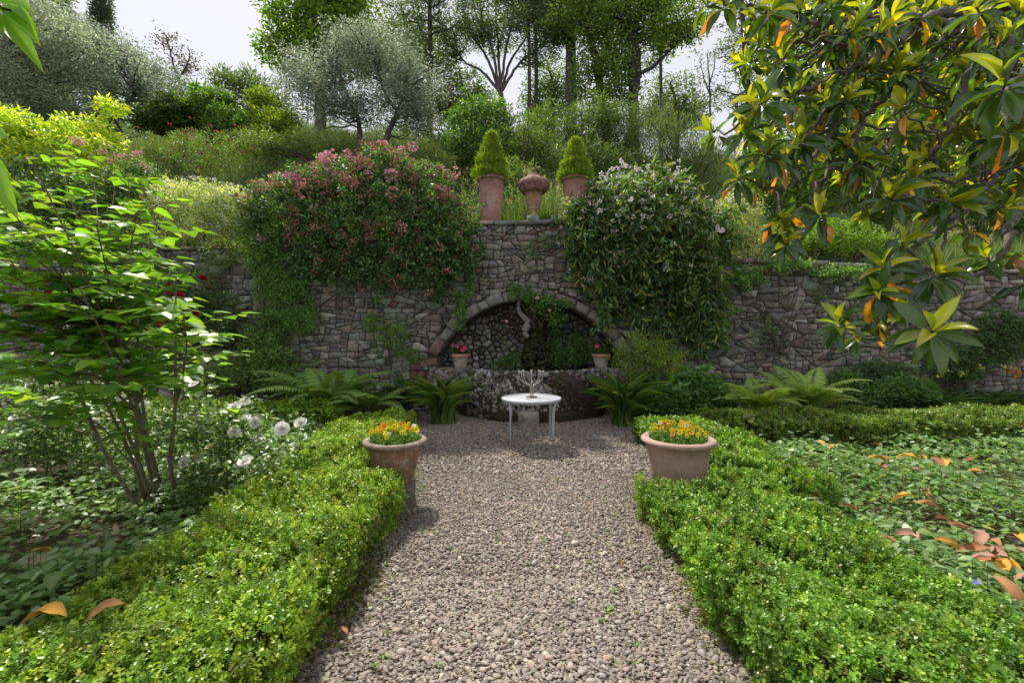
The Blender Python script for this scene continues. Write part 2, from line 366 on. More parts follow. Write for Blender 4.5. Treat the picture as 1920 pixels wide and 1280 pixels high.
def stones(acc, rng, polys, y, gap, bev, prot, cols, wts, dome=.012, jit=.004, red=None):
    for poly in polys:
        c = poly.mean(0); d = poly-c; L = np.linalg.norm(d, axis=1, keepdims=True)
        sz = math.sqrt(abs(np.prod(poly.max(0)-poly.min(0))))
        if sz < .03: continue
        gap_ = gap*rng.uniform(.5, 1.6); p0 = c+d*np.clip(1-gap_/np.maximum(L, .01), .3, 1); bv = min(bev, sz*.25)
        # round the corners a little: cut each corner in two
        k = len(p0); e = np.roll(p0, -1, 0)-p0; q = np.empty((2*k, 2)); q[0::2] = p0+e*.07; q[1::2] = p0+e*.93
        p0 = q; d0 = p0-c; L0 = np.linalg.norm(d0, axis=1, keepdims=True); p1 = c+d0*np.clip(1-bv/np.maximum(L0, .01), .3, 1)
        k = len(p0); pr = prot*rng.uniform(.35, 1.3); tx, tz = rng.normal(0, .05, 2)
        yb = np.full(k, y+.02); y0 = np.full(k, y-pr*.35)+rng.normal(0, jit*.6, k)
        y1 = y-pr-(d0[:, 0]*tx+d0[:, 1]*tz)+rng.normal(0, jit, k); yc = y-pr-dome*rng.uniform(.2, 1.4)
        v = np.vstack([np.c_[p0[:, 0], yb, p0[:, 1]], np.c_[p0[:, 0], y0, p0[:, 1]], np.c_[p1[:, 0], y1, p1[:, 1]], [[c[0], yc, c[1]]]])
        j = np.arange(k); n_ = (j+1) % k
        fs = [np.c_[j, n_, n_+k, j+k], np.c_[j+k, n_+k, n_+2*k, j+2*k], np.c_[j+2*k, n_+2*k, np.full(k, 3*k)]]
        col = palette(rng, 1, cols, wts, .3)[0]
        if red is not None and red(c): col = palette(rng, 1, [(.19, .10, .08), (.21, .125, .10)], None, .25)[0]
        acc.add(v, fs, col)
def rubble_seeds(rng, x0, x1, z0, z1, h0, h1, asp0, asp1, jz=.22, jx=.2, topf=None):
    out = []; z = z0
    while z < z1+.1:
        h = rng.uniform(h0, h1); x = x0+rng.uniform(-.1, .1)
        while x < x1:
            w_ = h*rng.uniform(asp0, asp1)
            zz = z+h/2+rng.normal(0, h*jz)
            out.append((x+w_/2+rng.normal(0, w_*jx*.5), zz))
            if rng.random() < .28: out.append((x+w_*rng.uniform(.8, 1.1), zz+h*rng.choice([-.42, .42])))
            x += w_
        z += h
    return out
WC = [(.225, .215, .18), (.29, .275, .235), (.17, .16, .135), (.225, .228, .21), (.36, .345, .305), (.20, .172, .14), (.145, .15, .12)]
rng = R(5)
wall = thing('garden_wall', 'long high rubble stone retaining wall with a raised middle and an arched niche', 'stone wall', (0, WY+.25, 0))
face = Acc()
def bsp(rng, poly, out, tgt):
    p = np.array(poly); w_, h_ = np.ptp(p[:, 0]), np.ptp(p[:, 1]); x, y = p[:, 0], p[:, 1]
    ar = .5*abs(np.dot(x, np.roll(y, -1))-np.dot(y, np.roll(x, -1)))
    if ar < tgt and w_ < 3.4*h_ or ar < .006: out.append(p); return
    vert = w_ > h_*rng.uniform(1.1, 2.3); f = rng.uniform(.3, .7); an = rng.normal(0, .16 if vert else .10)
    if rng.random() < .12: an = rng.choice([-.6, .6])
    if vert: nx, nz = math.cos(an), math.sin(an); c0 = (p[:, 0].min()+f*w_, p[:, 1].mean())
    else: nx, nz = math.sin(an), math.cos(an); c0 = (p[:, 0].mean(), p[:, 1].min()+f*h_)
    d = c0[0]*nx+c0[1]*nz; A_ = clip([tuple(q) for q in p], nx, nz, d); B_ = clip([tuple(q) for q in p], -nx, -nz, -d)
    for q in (A_, B_):
        if len(q) >= 3: bsp(rng, q, out, float(np.exp(rng.normal(math.log(.030), .70))))
seeds = rubble_seeds(rng, -13.5, 13.5, -.1, 3.9, .45, .7, 1.2, 2.2, .12, .3)
seeds = [s for s in seeds if s[1] < float(walltop(s[0]))+.3]
raw = []
for p in cells(seeds, 1.5, .9): bsp(rng, p, raw, .05)
polys = []
ro = AR+AT+.01
for p in raw:
    top = walltop(p[:, 0])-.03; p[:, 1] = np.minimum(p[:, 1], top)
    c = p.mean(0)
    for xb, sgn in ((-1.05, 1), (2.1, -1)):
        hi = c[1] > 3.1
        if hi and (c[0]-xb)*sgn > 0: p[:, 0] = np.where((p[:, 0]-xb)*sgn < 0, xb, p[:, 0])
    dx = p[:, 0]-AX; dz = p[:, 1]-AZ; rr = np.hypot(dx, dz)
    if np.hypot(c[0]-AX, c[1]-AZ) < ro-.02 and c[1] > -.5:
        if c[1] > SPR or abs(c[0]-AX) < 1.80: continue
    p[:, 0] = np.where((p[:, 1] < SPR+.04) & (np.abs(p[:, 0]-AX) < 1.87), AX+np.sign(c[0]-AX)*1.87, p[:, 0]) if c[1] < SPR and abs(c[0]-AX) < 2.6 else p[:, 0]
    k = (rr < ro) & (p[:, 1] > SPR+.05)
    if k.any():
        f = ro/np.maximum(rr, .01); p[:, 0] = np.where(k, AX+dx*f, p[:, 0]); p[:, 1] = np.where(k, AZ+dz*f, p[:, 1])
    if np.ptp(p[:, 0]) > 1.2 or (p[:, 1].max()-p[:, 1].min()) < .03 or p[:, 1].max() < 0: continue
    polys.append(p)
stones(face, rng, polys, WY+.02, .007, .010, .035, WC, [3, 3, 2, 2, 1.3, 1.2, 1], .006, .005, red=lambda c: (rng.random() < (.10 if (-.2 < c[0] < 1.8 and c[1] > 3.25) else .012)) or (-2.0 < c[0] < -1.55 and .6 < c[1] < 1.1 and rng.random() < .6))
face.build('stone_facing', M['stone'], wall)
# mortar core with the arched hole
core = Acc(); xs = np.arange(-14, 14.01, .07)
for x0, x1 in zip(xs[:-1], xs[1:]):
    xm = (x0+x1)/2; zt = float(walltop(xm))-.03
    def zb(x):
        d = abs(x-AX); rr = AR+.06
        return AZ+math.sqrt(rr*rr-d*d) if d < 1.88 else -.2
    b0, b1 = zb(x0), zb(x1)
    if (b0 < 0) != (b1 < 0): b0 = b1 = max(b0, b1) if False else -.2
    y0, y1 = WY+.03, WY+.5
    v = [(x0, y0, b0), (x1, y0, b1), (x1, y0, zt), (x0, y0, zt), (x0, y1, zt), (x1, y1, zt), (x0, y1, b0), (x1, y1, b1)]
    core.add(v, [np.array([[0, 1, 2, 3], [3, 2, 5, 4], [6, 4, 5, 7], [0, 6, 7, 1]])], (.10, .092, .08))
core.build('mortar_core', M['mortar'], wall)
# capstones
cap = Acc(); x = -13.6
while x < 13.4:
    w_ = rng.uniform(.22, .5); zt = float(walltop(x+w_/2)); h = rng.uniform(.05, .10)
    if (x < -1.05 < x+w_) or (x < 2.1 < x+w_): w_ = .12
    zt = float(walltop(x+.04)); box(cap, (x+.008, WY-.05+rng.uniform(-.02, .02), zt-.028), (x+w_-.008, WY+.48, zt+h*.6), palette(rng, 1, WC+[(.25, .12, .09)], None, .25)[0], .008, rng); x += w_
cap.build('coping', M['stone'], wall)
# arch ring
arch = Acc(); th0, th1 = math.radians(153.5), math.radians(26.5); nv = 15; edges = np.cumsum(np.r_[0, rng.uniform(.6, 1.5, nv)]); edges = th0+(th1-th0)*edges/edges[-1]
for i in range(nv):
    a0, a1 = edges[i]-.004, edges[i+1]+.004; sub = 4; aa = np.linspace(a0, a1, sub); r0, r1 = AR-.002, AR+AT+rng.uniform(-.03, .02)
    yf = WY-.085+rng.uniform(-.02, .02); yb = WY+.5
    v = []
    for an in aa:
        ca, sa = math.cos(an), math.sin(an)
        v += [(AX+r0*ca, yb, AZ+r0*sa), (AX+r0*ca, yf+.02, AZ+r0*sa), (AX+(r0+.02)*ca, yf, AZ+(r0+.02)*sa), (AX+(r1-.02)*ca, yf, AZ+(r1-.02)*sa), (AX+r1*ca, yf+.02, AZ+r1*sa), (AX+r1*ca, WY+.1, AZ+r1*sa)]
    fs = []
    for s in range(sub-1):
        for q in range(5): fs.append([s*6+q, (s+1)*6+q, (s+1)*6+q+1, s*6+q+1])
    v = np.array(v); v[:, 1] += 0; v += rng.normal(0, .005, v.shape)
    e = sub-1
    fsn = [np.array(fs), np.array([[0, 1, 2, 3, 4, 5]]), np.array([[e*6+5, e*6+4, e*6+3, e*6+2, e*6+1, e*6]])]
    brick = math.degrees(edges[i]) > 146
    c = palette(rng, 1, [(.21, .115, .10), (.24, .155, .135)] if brick else [(.255, .235, .225), (.23, .215, .205), (.27, .25, .235)], None, .08)[0]
    arch.add(v, fsn, c)
arch.build('arch', M['stone'], wall)
# niche lining and back
vault = Acc(); an = np.linspace(math.radians(180), 0, 60); v = []
for t in an:
    v += [(AX+(AR+.012)*math.cos(t), WY+.4, max(-.3, AZ+(AR+.012)*math.sin(t))), (AX+(AR-.05)*math.cos(t), WY+1.0, max(-.3, AZ+(AR-.05)*math.sin(t)))]
vault.add(v, [np.array([[2*i, 2*i+2, 2*i+3, 2*i+1] for i in range(59)])], (.12, .11, .10))
vault.build('niche_vault', M['mortar'], wall, True)
bk = Acc(); YB = WY+.95
bk.add([(AX-2.3, YB+.04, -.1), (AX+2.3, YB+.04, -.1), (AX+2.3, YB+.04, 2.5), (AX-2.3, YB+.04, 2.5)], [np.array([[0, 1, 2, 3]])], (.05, .047, .04))
sd_ = rubble_seeds(rng, AX-2.15, AX+2.15, .3, 2.35, .09, .17, .9, 1.7, .3, .3)
pl = [p for p in cells(sd_, 1.15, .2) if np.hypot(p.mean(0)[0]-AX, p.mean(0)[1]-AZ) < AR+.1]
stones(bk, rng, pl, YB+.03, .014, .03, .07, [(.50, .49, .47), (.62, .60, .57), (.38, .37, .36), (.44, .38, .30)], [3, 2, 2, 1], .04, .012)
bk.build('niche_back', M['stone'], wall)

# ------------------------------------------------------------------ fountain basin
bas = thing('fountain_basin', 'rough basin of pale pebbles and dark moss projecting under the wall arch', 'fountain basin', (AX, WY-.5, 0))
BA, BB, BH = 1.42, 1.12, .90; BX = .40
body = Acc(); th = np.linspace(math.pi, 2*math.pi, 70); zz = np.linspace(-.05, BH, 14)
def bprof(z): return 1+.05*np.sin((z/BH)*math.pi)+.02*(z < .2)
v = []; rng = R(21)
for z in zz:
    for t in th:
        k = bprof(z)*(1+.02*math.sin(t*9+z*7)); v.append((BX+BA*k*math.cos(t), WY-.03+BB*k*math.sin(t), z))
n = len(th); q = [[j*n+i, j*n+i+1, (j+1)*n+i+1, (j+1)*n+i] for j in range(len(zz)-1) for i in range(n-1)]
o0 = len(v)
for k, z in ((.83, BH+.02), (.80, BH-.02), (.78, .55)):
    for t in th: v.append((BX+BA*k*math.cos(t), WY-.03+BB*k*math.sin(t), z))
top = (len(zz)-1)*n
for r_ in range(3):
    b0 = top if r_ == 0 else o0+(r_-1)*n; b1 = o0+r_*n
    q += [[b0+i, b0+i+1, b1+i+1, b1+i] for i in range(n-1)]
body.add(v, [np.array(q)], (.06, .05, .038)); body.build('basin_body', M['tufa'], bas, True)
st = Acc(); n = 2600; t = rng.uniform(math.pi, 2*math.pi, n); z = rng.uniform(.02, BH, n); k = 1.0+.05*np.sin(z/BH*math.pi)
pos = np.c_[BX+BA*k*np.cos(t), WY-.03+BB*k*np.sin(t), z]; nn = nrm(np.c_[np.cos(t)/BA, np.sin(t)/BB, np.zeros(n)]+rng.normal(0, .25, (n, 3)))
s = np.where(rng.random(n) < .25, rng.uniform(.035, .06, n), rng.uniform(.014, .034, n))
pale = (np.sin(t*3.1+1)+np.sin(z*6+t*5)+1.8*(z-.35)+rng.normal(0, .6, n)+1.2*(t < 4.9)) > .55
s = np.where(pale, s, s*.75)
col = np.where(pale[:, None], palette(rng, n, [(.30, .29, .29), (.42, .41, .41), (.20, .19, .19), (.25, .22, .19)], None, .25), palette(rng, n, [(.10, .075, .045), (.06, .07, .025), (.16, .13, .10), (.12, .07, .05)], None, .3))
lumps(st, rng, pos, s, col, ICO1, (1, .8, .55), .2, nn)
n = 420; t = rng.uniform(math.pi, 2*math.pi, n); k = rng.uniform(.84, 1.0, n); pos = np.c_[BX+BA*k*np.cos(t), WY-.03+BB*k*np.sin(t), np.full(n, BH+.01)]
lumps(st, rng, pos, rng.uniform(.02, .045, n), palette(rng, n, [(.28, .27, .27), (.36, .35, .35), (.10, .085, .045), (.08, .09, .03)], None, .2), ICO1, (1, .8, .4), .2)
for x0_, x1_ in ((-1.63, -.98), (1.60, 2.43)):
    n = 260; sz_ = rng.uniform(.03, .075, n); pos = np.c_[rng.uniform(x0_, x1_, n), np.full(n, WY-.33), rng.uniform(0, BH, n)]
    lumps(st, rng, pos, sz_, palette(rng, n, [(.34, .31, .29), (.24, .21, .19), (.42, .40, .38), (.20, .12, .09)], None, .25), ICO1, (1, .75, .5), .2, np.tile([0, -1., 0], (n, 1))+rng.normal(0, .2, (n, 3)))
st.build('pebble_facing', M['tufa'], bas, True)
wa = Acc(); t = np.linspace(math.pi, 2*math.pi, 40); v = [(BX, WY+.9, BH-.06)]+[(BX+BA*.82*math.cos(x), WY-.03+BB*.82*math.sin(x), BH-.06) for x in t]
v = [(BX+1.9, WY+.92, BH-.06), (BX-1.9, WY+.92, BH-.06)]+[(BX-1.9, WY-.03, BH-.06)]+v[1:]+[(BX+1.9, WY-.03, BH-.06)]
wa.add(v, [np.arange(len(v))], (.1, .1, .1)); wa.build('water', M['water'], bas)
# ledges left and right of the basin that carry the two small pots
lg = Acc(); lg2 = Acc(); box(lg, (-1.62, WY-.32, -.05), (-1.0, WY+.9, BH-.005), (.28, .25, .24), .012, rng); box(lg2, (1.62, WY-.32, -.05), (2.42, WY+.9, BH-.005), (.24, .22, .20), .012, rng)
lg.build('ledge', M['tufa'], bas); lg2.build('ledge', M['tufa'], bas)

# fountain post with a carved figure
fp = thing('fountain_statue', 'dark mossy fountain column with a pale curved stone figure inside the niche', 'statue', (.5, 9.55, .8))
a = Acc(); rng = R(31)
pts = np.array([(.50, 9.55, z) for z in np.linspace(.72, 2.12, 18)]); pts[:, 0] += .05*np.sin(np.arange(18)*.9)
n = 900; t = rng.uniform(0, 6.283, n); z = rng.uniform(.75, 2.12, n); rr = .19+.05*np.sin(z*7)+.10*np.exp(-((z-.8)/.25)**2)
tube(a, pts, .16, (.03, .032, .015), 14)
lumps(a, rng, np.c_[.50+rr*np.cos(t), 9.55+rr*np.sin(t), z], rng.uniform(.03, .07, n), palette(rng, n, [(.035, .045, .015), (.05, .05, .02), (.03, .025, .018), (.07, .075, .02)], None, .3), ICO0, (1, .8, .8), .2)
a.build('column', M['moss'], fp, True)
a = Acc(); q = [(985, 559, .020), (976, 562, .032), (972, 572, .045), (974, 584, .05), (982, 594, .06), (990, 603, .075), (988, 612, .085), (983, 622, .07), (990, 632, .05)]
cp = spline(np.array([P(x, y, 9.28) for x, y, r in q]), 5); rd = np.interp(np.linspace(0, 1, len(cp)), np.linspace(0, 1, len(q)), [r for *_, r in q])
tube(a, cp, rd*.9, (.34, .32, .32), 12)
tube(a, [P(985, 559, 9.28), P(992, 562, 9.28), P(996, 570, 9.3)], [.022, .03, .012], (.34, .32, .32), 8)
a.build('figure', M['stone'], fp, True)

def potprof(h, rt, rb, rim_h, rim_o, thick=.03, rolled=False):
    if rolled:
        c = [(rt-.01, h-rim_h*1.9), (rt, h-rim_h*1.75)]
        for k in range(9):
            an = -math.pi/2+math.pi*1.25*k/8; c.append((rt+rim_o*math.cos(an), h-rim_h*.9+rim_h*.9*math.sin(an)))
    else:
        c = [(rt-.004, h-rim_h-.006), (rt+rim_o, h-rim_h), (rt+rim_o, h-.008), (rt+rim_o-.008, h)]
    body_ = [(rb-.01, 0), (rb, .01), (rb+(rt-rb)*.3, h*.3), (rb+(rt-rb)*.65, h*.62)]
    return body_+c[:2 if rolled else 1], c+[(rt-thick, h-.01), (rt-thick-.01, h-.08)]
# ------------------------------------------------------------------ stone block, table, candelabra
rng = R(41)
tb = Acc(); c = P(991, 797, 7.85)
lathe(tb, [(.01, .265), (.16, .262), (.178, .25), (.182, .13), (.18, .02), (.185, 0)], (c[0], 7.80, .0), (.30, .27, .25), 24)
tb.add(np.array([[c[0], 7.80, .266]]), [np.array([[0, 0, 0]])][:0]); o = tb.build('stone_block', M['stone'], None, False)
tag(o, 'short round stone drum on the gravel between the white table and the basin', 'stone block')
tab = thing('garden_table', 'round white painted iron table with scroll brackets standing on gravel', 'table', ((996.3-960)/F*6.48, 6.48, 0))
tx, ty = tab.location[0], 6.48; TR, TZ = .424, .705; PW = (.40, .42, .47)
a = Acc(); lathe(a, [(.0001, TZ), (TR-.012, TZ), (TR, TZ-.004), (TR, TZ-.038), (TR-.006, TZ-.040), (TR-.02, TZ-.034), (.0001, TZ-.014)], (tx, ty, 0), PW, 56); a.build('tabletop', M['paint'], tab, False)
ARMS = [(-.182, .02), (-.150, -.075), (-.118, .10), (-.014, -.13), (.006, .15), (.112, .105), (.118, -.08), (.160, .0)]
for sx in (-1, 1):
    for sy in (-1, 1):
        a = Acc(); bx, by = tx+sx*.292, ty+sy*.25
        for o_ in (-.008, .008):
            tube(a, [(bx+o_*sx+sx*.03, by, TZ-.035), (bx+o_+sx*.012, by, TZ-.10), (bx+o_, by, TZ-.17), (bx+o_*.9-sx*.006, by, .25), (bx+sx*.0+o_*.3, by, .0)], [.010, .010, .011, .010, .008], PW, 8)
        tube(a, [(bx, by, 0), (bx, by, .012)], .013, PW, 8)
        a.build('leg', M['paint'], tab, True)
        a = Acc()
        for dx, dz, s_ in ((-.045, -.055, 1), (.045, -.055, -1), (-.030, -.115, 1), (.038, -.125, -1)):
            tt = np.linspace(0, 2*math.pi*1.25, 20); rr = np.linspace(.008, .024, 20)
            tube(a, np.c_[bx+dx+s_*rr*np.cos(tt), np.full(20, by), TZ+dz+rr*np.sin(tt)], .0045, PW, 5)
        a.build('scroll_bracket', M['paint'], tab, True)
can = thing('candelabra', 'grey metal many-armed candle holder standing on the white table', 'candelabra', (tx+.005, ty, TZ))
cx, cy = tx+.005, ty
a = Acc(); lathe(a, [(.0001, TZ+.012), (.05, TZ+.014), (.078, TZ+.012), (.084, TZ+.004), (.082, TZ+.0005)], (cx, cy, 0), (.3, .2, .15), 28); a.build('base', M['rust'], can, True)
for i, (dx, dy) in enumerate(ARMS):
    a = Acc(); r0 = .022; an = math.atan2(dy, dx); sx, sy = r0*math.cos(an), r0*math.sin(an)
    cp = spline([(cx+sx, cy+sy, TZ+.012), (cx+sx, cy+sy, TZ+.10), (cx+sx*1.1, cy+sy*1.1, TZ+.155), (cx+dx*.50, cy+dy*.50, TZ+.195), (cx+dx*.88, cy+dy*.88, TZ+.252), (cx+dx, cy+dy, TZ+.335)], 6)
    tube(a, cp, .0046, (.4, .4, .4), 7); a.build('arm', M['metal'], can, True)
    a = Acc(); lathe(a, [(.006, 0), (.008, .006), (.012, .02), (.0165, .036), (.016, .046), (.012, .046), (.011, .02)], (cx+dx, cy+dy, TZ+.332), (.4, .4, .4), 12); a.build('candle_cup', M['metal'], can, True)

# ------------------------------------------------------------------ planters
def planter(name, label, cx, cy, z0, h, rt, rb, rim_h, rim_o, mat, col, rolled=True, soil=True, rimcol=None, rimmat=None):
    t = thing(name, label, 'plant pot', (cx, cy, z0)); b, r = potprof(h, rt, rb, rim_h, rim_o, .035, rolled)
    a = Acc(); lathe(a, [(.0001, .003)]+b, (cx, cy, z0), col, 48); a.build('pot_body', mat, t, True)
    a = Acc(); lathe(a, r, (cx, cy, z0), rimcol or col, 48); a.build('rim', rimmat or mat, t, True)
    a = Acc(); lathe(a, [(rt-.02, h-.07), (.0001, h-.05)], (cx, cy, z0), (.05, .035, .025), 24); a.build('soil', M['soil'], t, True)
    return t
TC = (.40, .215, .165)
LPX, LPY = -1.10, 4.28; RPX, RPY = 1.49, 4.08
o = Acc(); lathe(o, [(.0001, .24), (.145, .24), (.16, .225), (.155, .10), (.175, .0)], (LPX+.03, LPY, 0), (.15, .135, .12), 20)
tag(o.build('stone_plinth', M['stone'], None, False), 'dark mossy round stone plinth beneath the brown flower pot at the left hedge', 'plinth')
planter('flower_pot', 'brown lichen-rimmed terracotta pot of pansies at the left hedge', LPX, LPY, .24, .40, .262, .165, .028, .035, M['oldterra'], (.27, .155, .10), rimcol=(.26, .19, .16))
planter('flower_pot', 'wide pink-beige terracotta pot of pansies set in the right hedge', RPX, RPY, .26, .44, .285, .215, .030, .040, M['terra'], (.38, .25, .21))
o = Acc(); lathe(o, [(.0001, .26), (.2, .26), (.215, .24), (.21, .0)], (RPX, RPY, 0), (.2, .18, .16), 20)
tag(o.build('stone_plinth', M['stone'], None, False), 'low stone plinth hidden by box leaves beneath the wide pink-beige pot', 'plinth')

def pansy_mesh(name, face, eye):
    a = Acc(); ph = [90, 30, 150, -38, 218]
    for i, an in enumerate(ph):
        t = math.radians(an); L = .020 if i < 3 else .018; W = .022
        leaves(a, np.array([[0, -.001*i, 0]]), np.array([[math.cos(t), 0, math.sin(t)]]), np.array([[0, -1., 0]]), L, W, np.array([face]), 'petal')
    leaves(a, np.array([[0, -.005, 0]]*3), np.array([[math.cos(math.radians(x)), -.1, math.sin(math.radians(x))] for x in (-90, -20, 200)]), np.array([[0, -1., 0]]*3), .009, .008, np.array([eye]*3), 'dia')
    return a.mesh(name, M['petal'])
PM = [pansy_mesh('pansy_yellow', (.86, .72, .03), (.08, .02, .01)), pansy_mesh('pansy_orange', (.82, .30, .03), (.12, .02, .02)), pansy_mesh('pansy_white', (.8, .78, .70), (.3, .1, .3)), pansy_mesh('pansy_gold', (.84, .60, .02), (.06, .01, .01))]
def pansies(label, cx, cy, z, r, n, seed):
    rng = R(seed); t = thing('pansy_clump', label, 'flowers', (cx, cy, z))
    a = Acc(); m = 420; an = rng.uniform(0, 6.28, m); rr = r*np.sqrt(rng.uniform(0, 1, m)); hh = .10*(1-(rr/r)**2*.5)
    cen = np.c_[cx+rr*np.cos(an), cy+rr*np.sin(an), z+rng.uniform(0, 1, m)*hh]
    foliage(a, rng, cen, 9, .03, .026, .013, [(.10, .20, .04), (.16, .28, .06), (.07, .15, .04)], tmpl='hex', up=.4, axz=.5)
    a.build('foliage', M['leaf'], t)
    for i in range(n):
        an = rng.uniform(0, 6.28); q = r*1.02*math.sqrt(rng.uniform(.02, 1)); x, y = q*math.cos(an), q*math.sin(an)
        k = rng.choice(4, p=[.52, .20, .08, .20]); o = bpy.data.objects.new('flower', PM[k]); COL.objects.link(o); o.parent = t
        o.location = (x, y, .085+.05*(1-(q/r)**2)+rng.uniform(0, .05)); o.rotation_euler = (rng.uniform(-.9, .1), rng.uniform(-.4, .4), rng.uniform(-.7, .7)); s = rng.uniform(.9, 1.25); o.scale = (s, s, s)
pansies('yellow and orange pansies filling the brown pot at the left hedge', LPX, LPY, .60, .225, 62, 51)
pansies('yellow and orange pansies filling the wide pink-beige pot', RPX, RPY, .655, .235, 58, 52)

# tall pots, conifers and urn on the wall top
UY = 9.42; WT = 3.84+.03
def tallpot(px, label, h):
    cx = (px-960)/F*UY
    return cx, planter('tall_pot', label, cx, UY, WT, h, .272, .205, .036, .03, M['terra'], (.42, .225, .19), rolled=True)
xl, _ = tallpot(920.9, 'tall pink terracotta pot on the wall top, left of the lidded urn', .93)
xr, _ = tallpot(1078.7, 'tall pink terracotta pot on the wall top, right of the lidded urn', .93)
def conifer_shrub(label, cx, z, h, r, seed):
    rng = R(seed); t = thing('dwarf_conifer', label, 'conifer', (cx, UY, z))
    a = Acc(); tube(a, [(cx, UY, z-.05), (cx, UY, z+h*.8)], [.02, .006], (.12, .08, .05), 6); a.build('trunk', M['bark'], t)
    a = Acc(); n = 1500; u = rng.uniform(0, 1, n)**1.25; rr = r*np.interp(u, [0, .12, .35, .65, .85, 1], [.92, 1.08, .88, .50, .30, .08])*(1+.10*np.sin(u*23+seed))*np.sqrt(rng.uniform(.15, 1, n)); an = rng.uniform(0, 6.28, n)
    cen = np.c_[cx+rr*np.cos(an), UY+rr*np.sin(an), z-.03+u*h]; outd = nrm(np.c_[np.cos(an), np.sin(an), np.full(n, 1.5)])
    per = 12; pos = np.repeat(cen, per, 0)+rng.normal(0, .02, (n*per, 3)); ax = np.repeat(outd, per, 0)+rng.normal(0, .35, (n*per, 3))
    leaves(a, pos, ax, rng.normal(size=(n*per, 3)), rng.uniform(.05, .12, n*per), .010, clump_cols(rng, n, per, [(.20, .30, .03), (.28, .38, .04), (.14, .24, .03)], None, .2, .2), 'dia')
    a.build('foliage', M['leaf'], t)
conifer_shrub('yellow-green cone-shaped conifer in the tall pot left of the urn', xl, WT+.88, .98, .34, 61)
conifer_shrub('yellow-green cone-shaped conifer in the tall pot right of the urn', xr, WT+.88, .86, .32, 62)
ux = (1000.6-960)/F*UY; S = .00172*UY/9.4
blk = Acc(); box(blk, (ux-.14, UY-.14, WT), (ux+.12, UY+.14, WT+.135), (.25, .29, .26), .006, R(3))
tag(blk.build('stone_block', M['stone'], None), 'small greenish stone block on the wall top under the lidded urn', 'stone block')
uz = WT+.137
urn = thing('garden_urn', 'lidded fluted terracotta urn between the two tall pots on the wall', 'urn', (ux, UY, uz))
def U(y): return (1062-y)*S
def W_(r): return r*S
pf = [(1062, 52), (1050, 50), (1040, 40), (1020, 28), (1000, 25), (985, 34), (970, 60), (955, 62), (948, 50)]
a = Acc(); lathe(a, [(W_(r), U(y)) for y, r in pf], (ux, UY, uz), (.46, .27, .18), 40); a.build('foot', M['terra'], urn, True)
pf = [(950, 48), (935, 70), (900, 86), (860, 94), (820, 97), (790, 102), (765, 112), (745, 128), (735, 136), (722, 138)]
a = Acc(); lathe(a, [(W_(r), U(y)) for y, r in pf], (ux, UY, uz), (.48, .29, .185), 120, flute=lambda z: np.interp(z, [U(940), U(910), U(780), U(750)], [0, -.24, -.24, 0])); a.build('fluted_bowl', M['terra'], urn, True)
pf = [(775, 118), (778, 140), (752, 165), (722, 182), (695, 188), (680, 191), (660, 186), (640, 172), (618, 150), (604, 120), (598, 110), (590, 92), (584, 92), (580, 74), (570, 66), (560, 60), (552, 52), (545, 50), (538, 34)]
a = Acc(); lathe(a, [(W_(r), U(y)) for y, r in pf], (ux, UY, uz), (.33, .17, .14), 40); a.build('lid', M['lidterra'], urn, True)
pf = [(540, 32), (528, 34), (520, 26), (510, 30), (498, 26), (480, 14), (465, 3)]
a = Acc(); lathe(a, [(W_(r), U(y)) for y, r in pf], (ux, UY, uz), (.33, .17, .14), 24); a.build('finial', M['lidterra'], urn, True)

# two small pots on the basin ledges
def petunia(label, cx, cy, z, seed, fl):
    rng = R(seed); t = thing('potted_plant', label, 'potted plant', (cx, cy, z)); a = Acc()
    cen, d = sample_blobs(rng, [(cx-.02, cy, z+.10, .17, .12, .13)], 70, .2); foliage(a, rng, cen, 8, .04, .05, .03, [(.05, .11, .03), (.11, .19, .03)], tmpl='hex', up=.4); a.build('foliage', M['leaf'], t)
    for (dx, dz) in fl:
        b = Acc()
        for k in range(5): leaves(b, np.array([[0, 0, 0.]]), np.array([[math.cos(k*1.257), -.25, math.sin(k*1.257)]]), np.array([[0, -1., 0]]), .045, .05, np.array([(.72, .05, .22)]), 'petal')
        o = bpy.data.objects.new('flower', b.mesh('pink_flower', M['petal'])); COL.objects.link(o); o.parent = t; o.location = (dx, -.12, dz)
for px, lb, lp, s, fl in ((863.5, 'small two-tone terracotta pot on the left end of the basin', 'green plant with pink blooms in the small pot left of the basin', 71, [(.10, .19), (.05, .14), (-.05, .22)]),
                     (1127, 'small two-tone terracotta pot on the right end of the basin', 'green plant with one pink bloom in the small pot right of the basin', 72, [(-.11, .22)])):
    yy = 8.98; cx = (px-960)/F*yy
    planter('small_pot', lb, cx, yy, BH-.005, .30, .165, .105, .06, .012, M['oldterra'], (.42, .37, .34), rolled=False, rimcol=(.45, .21, .15), rimmat=M['terra']); petunia(lp, cx, yy, BH+.24, s, fl)

# ================================================================== vegetation
def B(px, py, Y, rx, ry, rY=None):
    c = P(px, py, Y); return (c[0], c[1], c[2], rx/F*Y, rY if rY else min(rx, ry)/F*Y, ry/F*Y)
BARK = (.13, .11, .09)
def limb_net(acc, rng, trunks, cen, n, r0, c, sag=-.08, wob=.04, sides=5, maxlen=99):
    tp = np.vstack([t for t in trunks]); idx = rng.choice(len(cen), min(n, len(cen)), replace=False)
    for i in idx:
        p = cen[i]; d = np.linalg.norm(tp-p, axis=1)+np.maximum(0, tp[:, 2]-p[2]+.15*np.linalg.norm(tp[:, :2]-p[:2], axis=1))*1.6
        q = tp[np.argmin(d)]; L = np.linalg.norm(p-q)
        if L > maxlen: continue
        cp = curve(q, p, sag=sag, wob=wob, n=7, rng=rng); tube(acc, cp, np.linspace(min(r0, .03*L+.25*r0), r0*.12, 7), c, sides, cap=False)
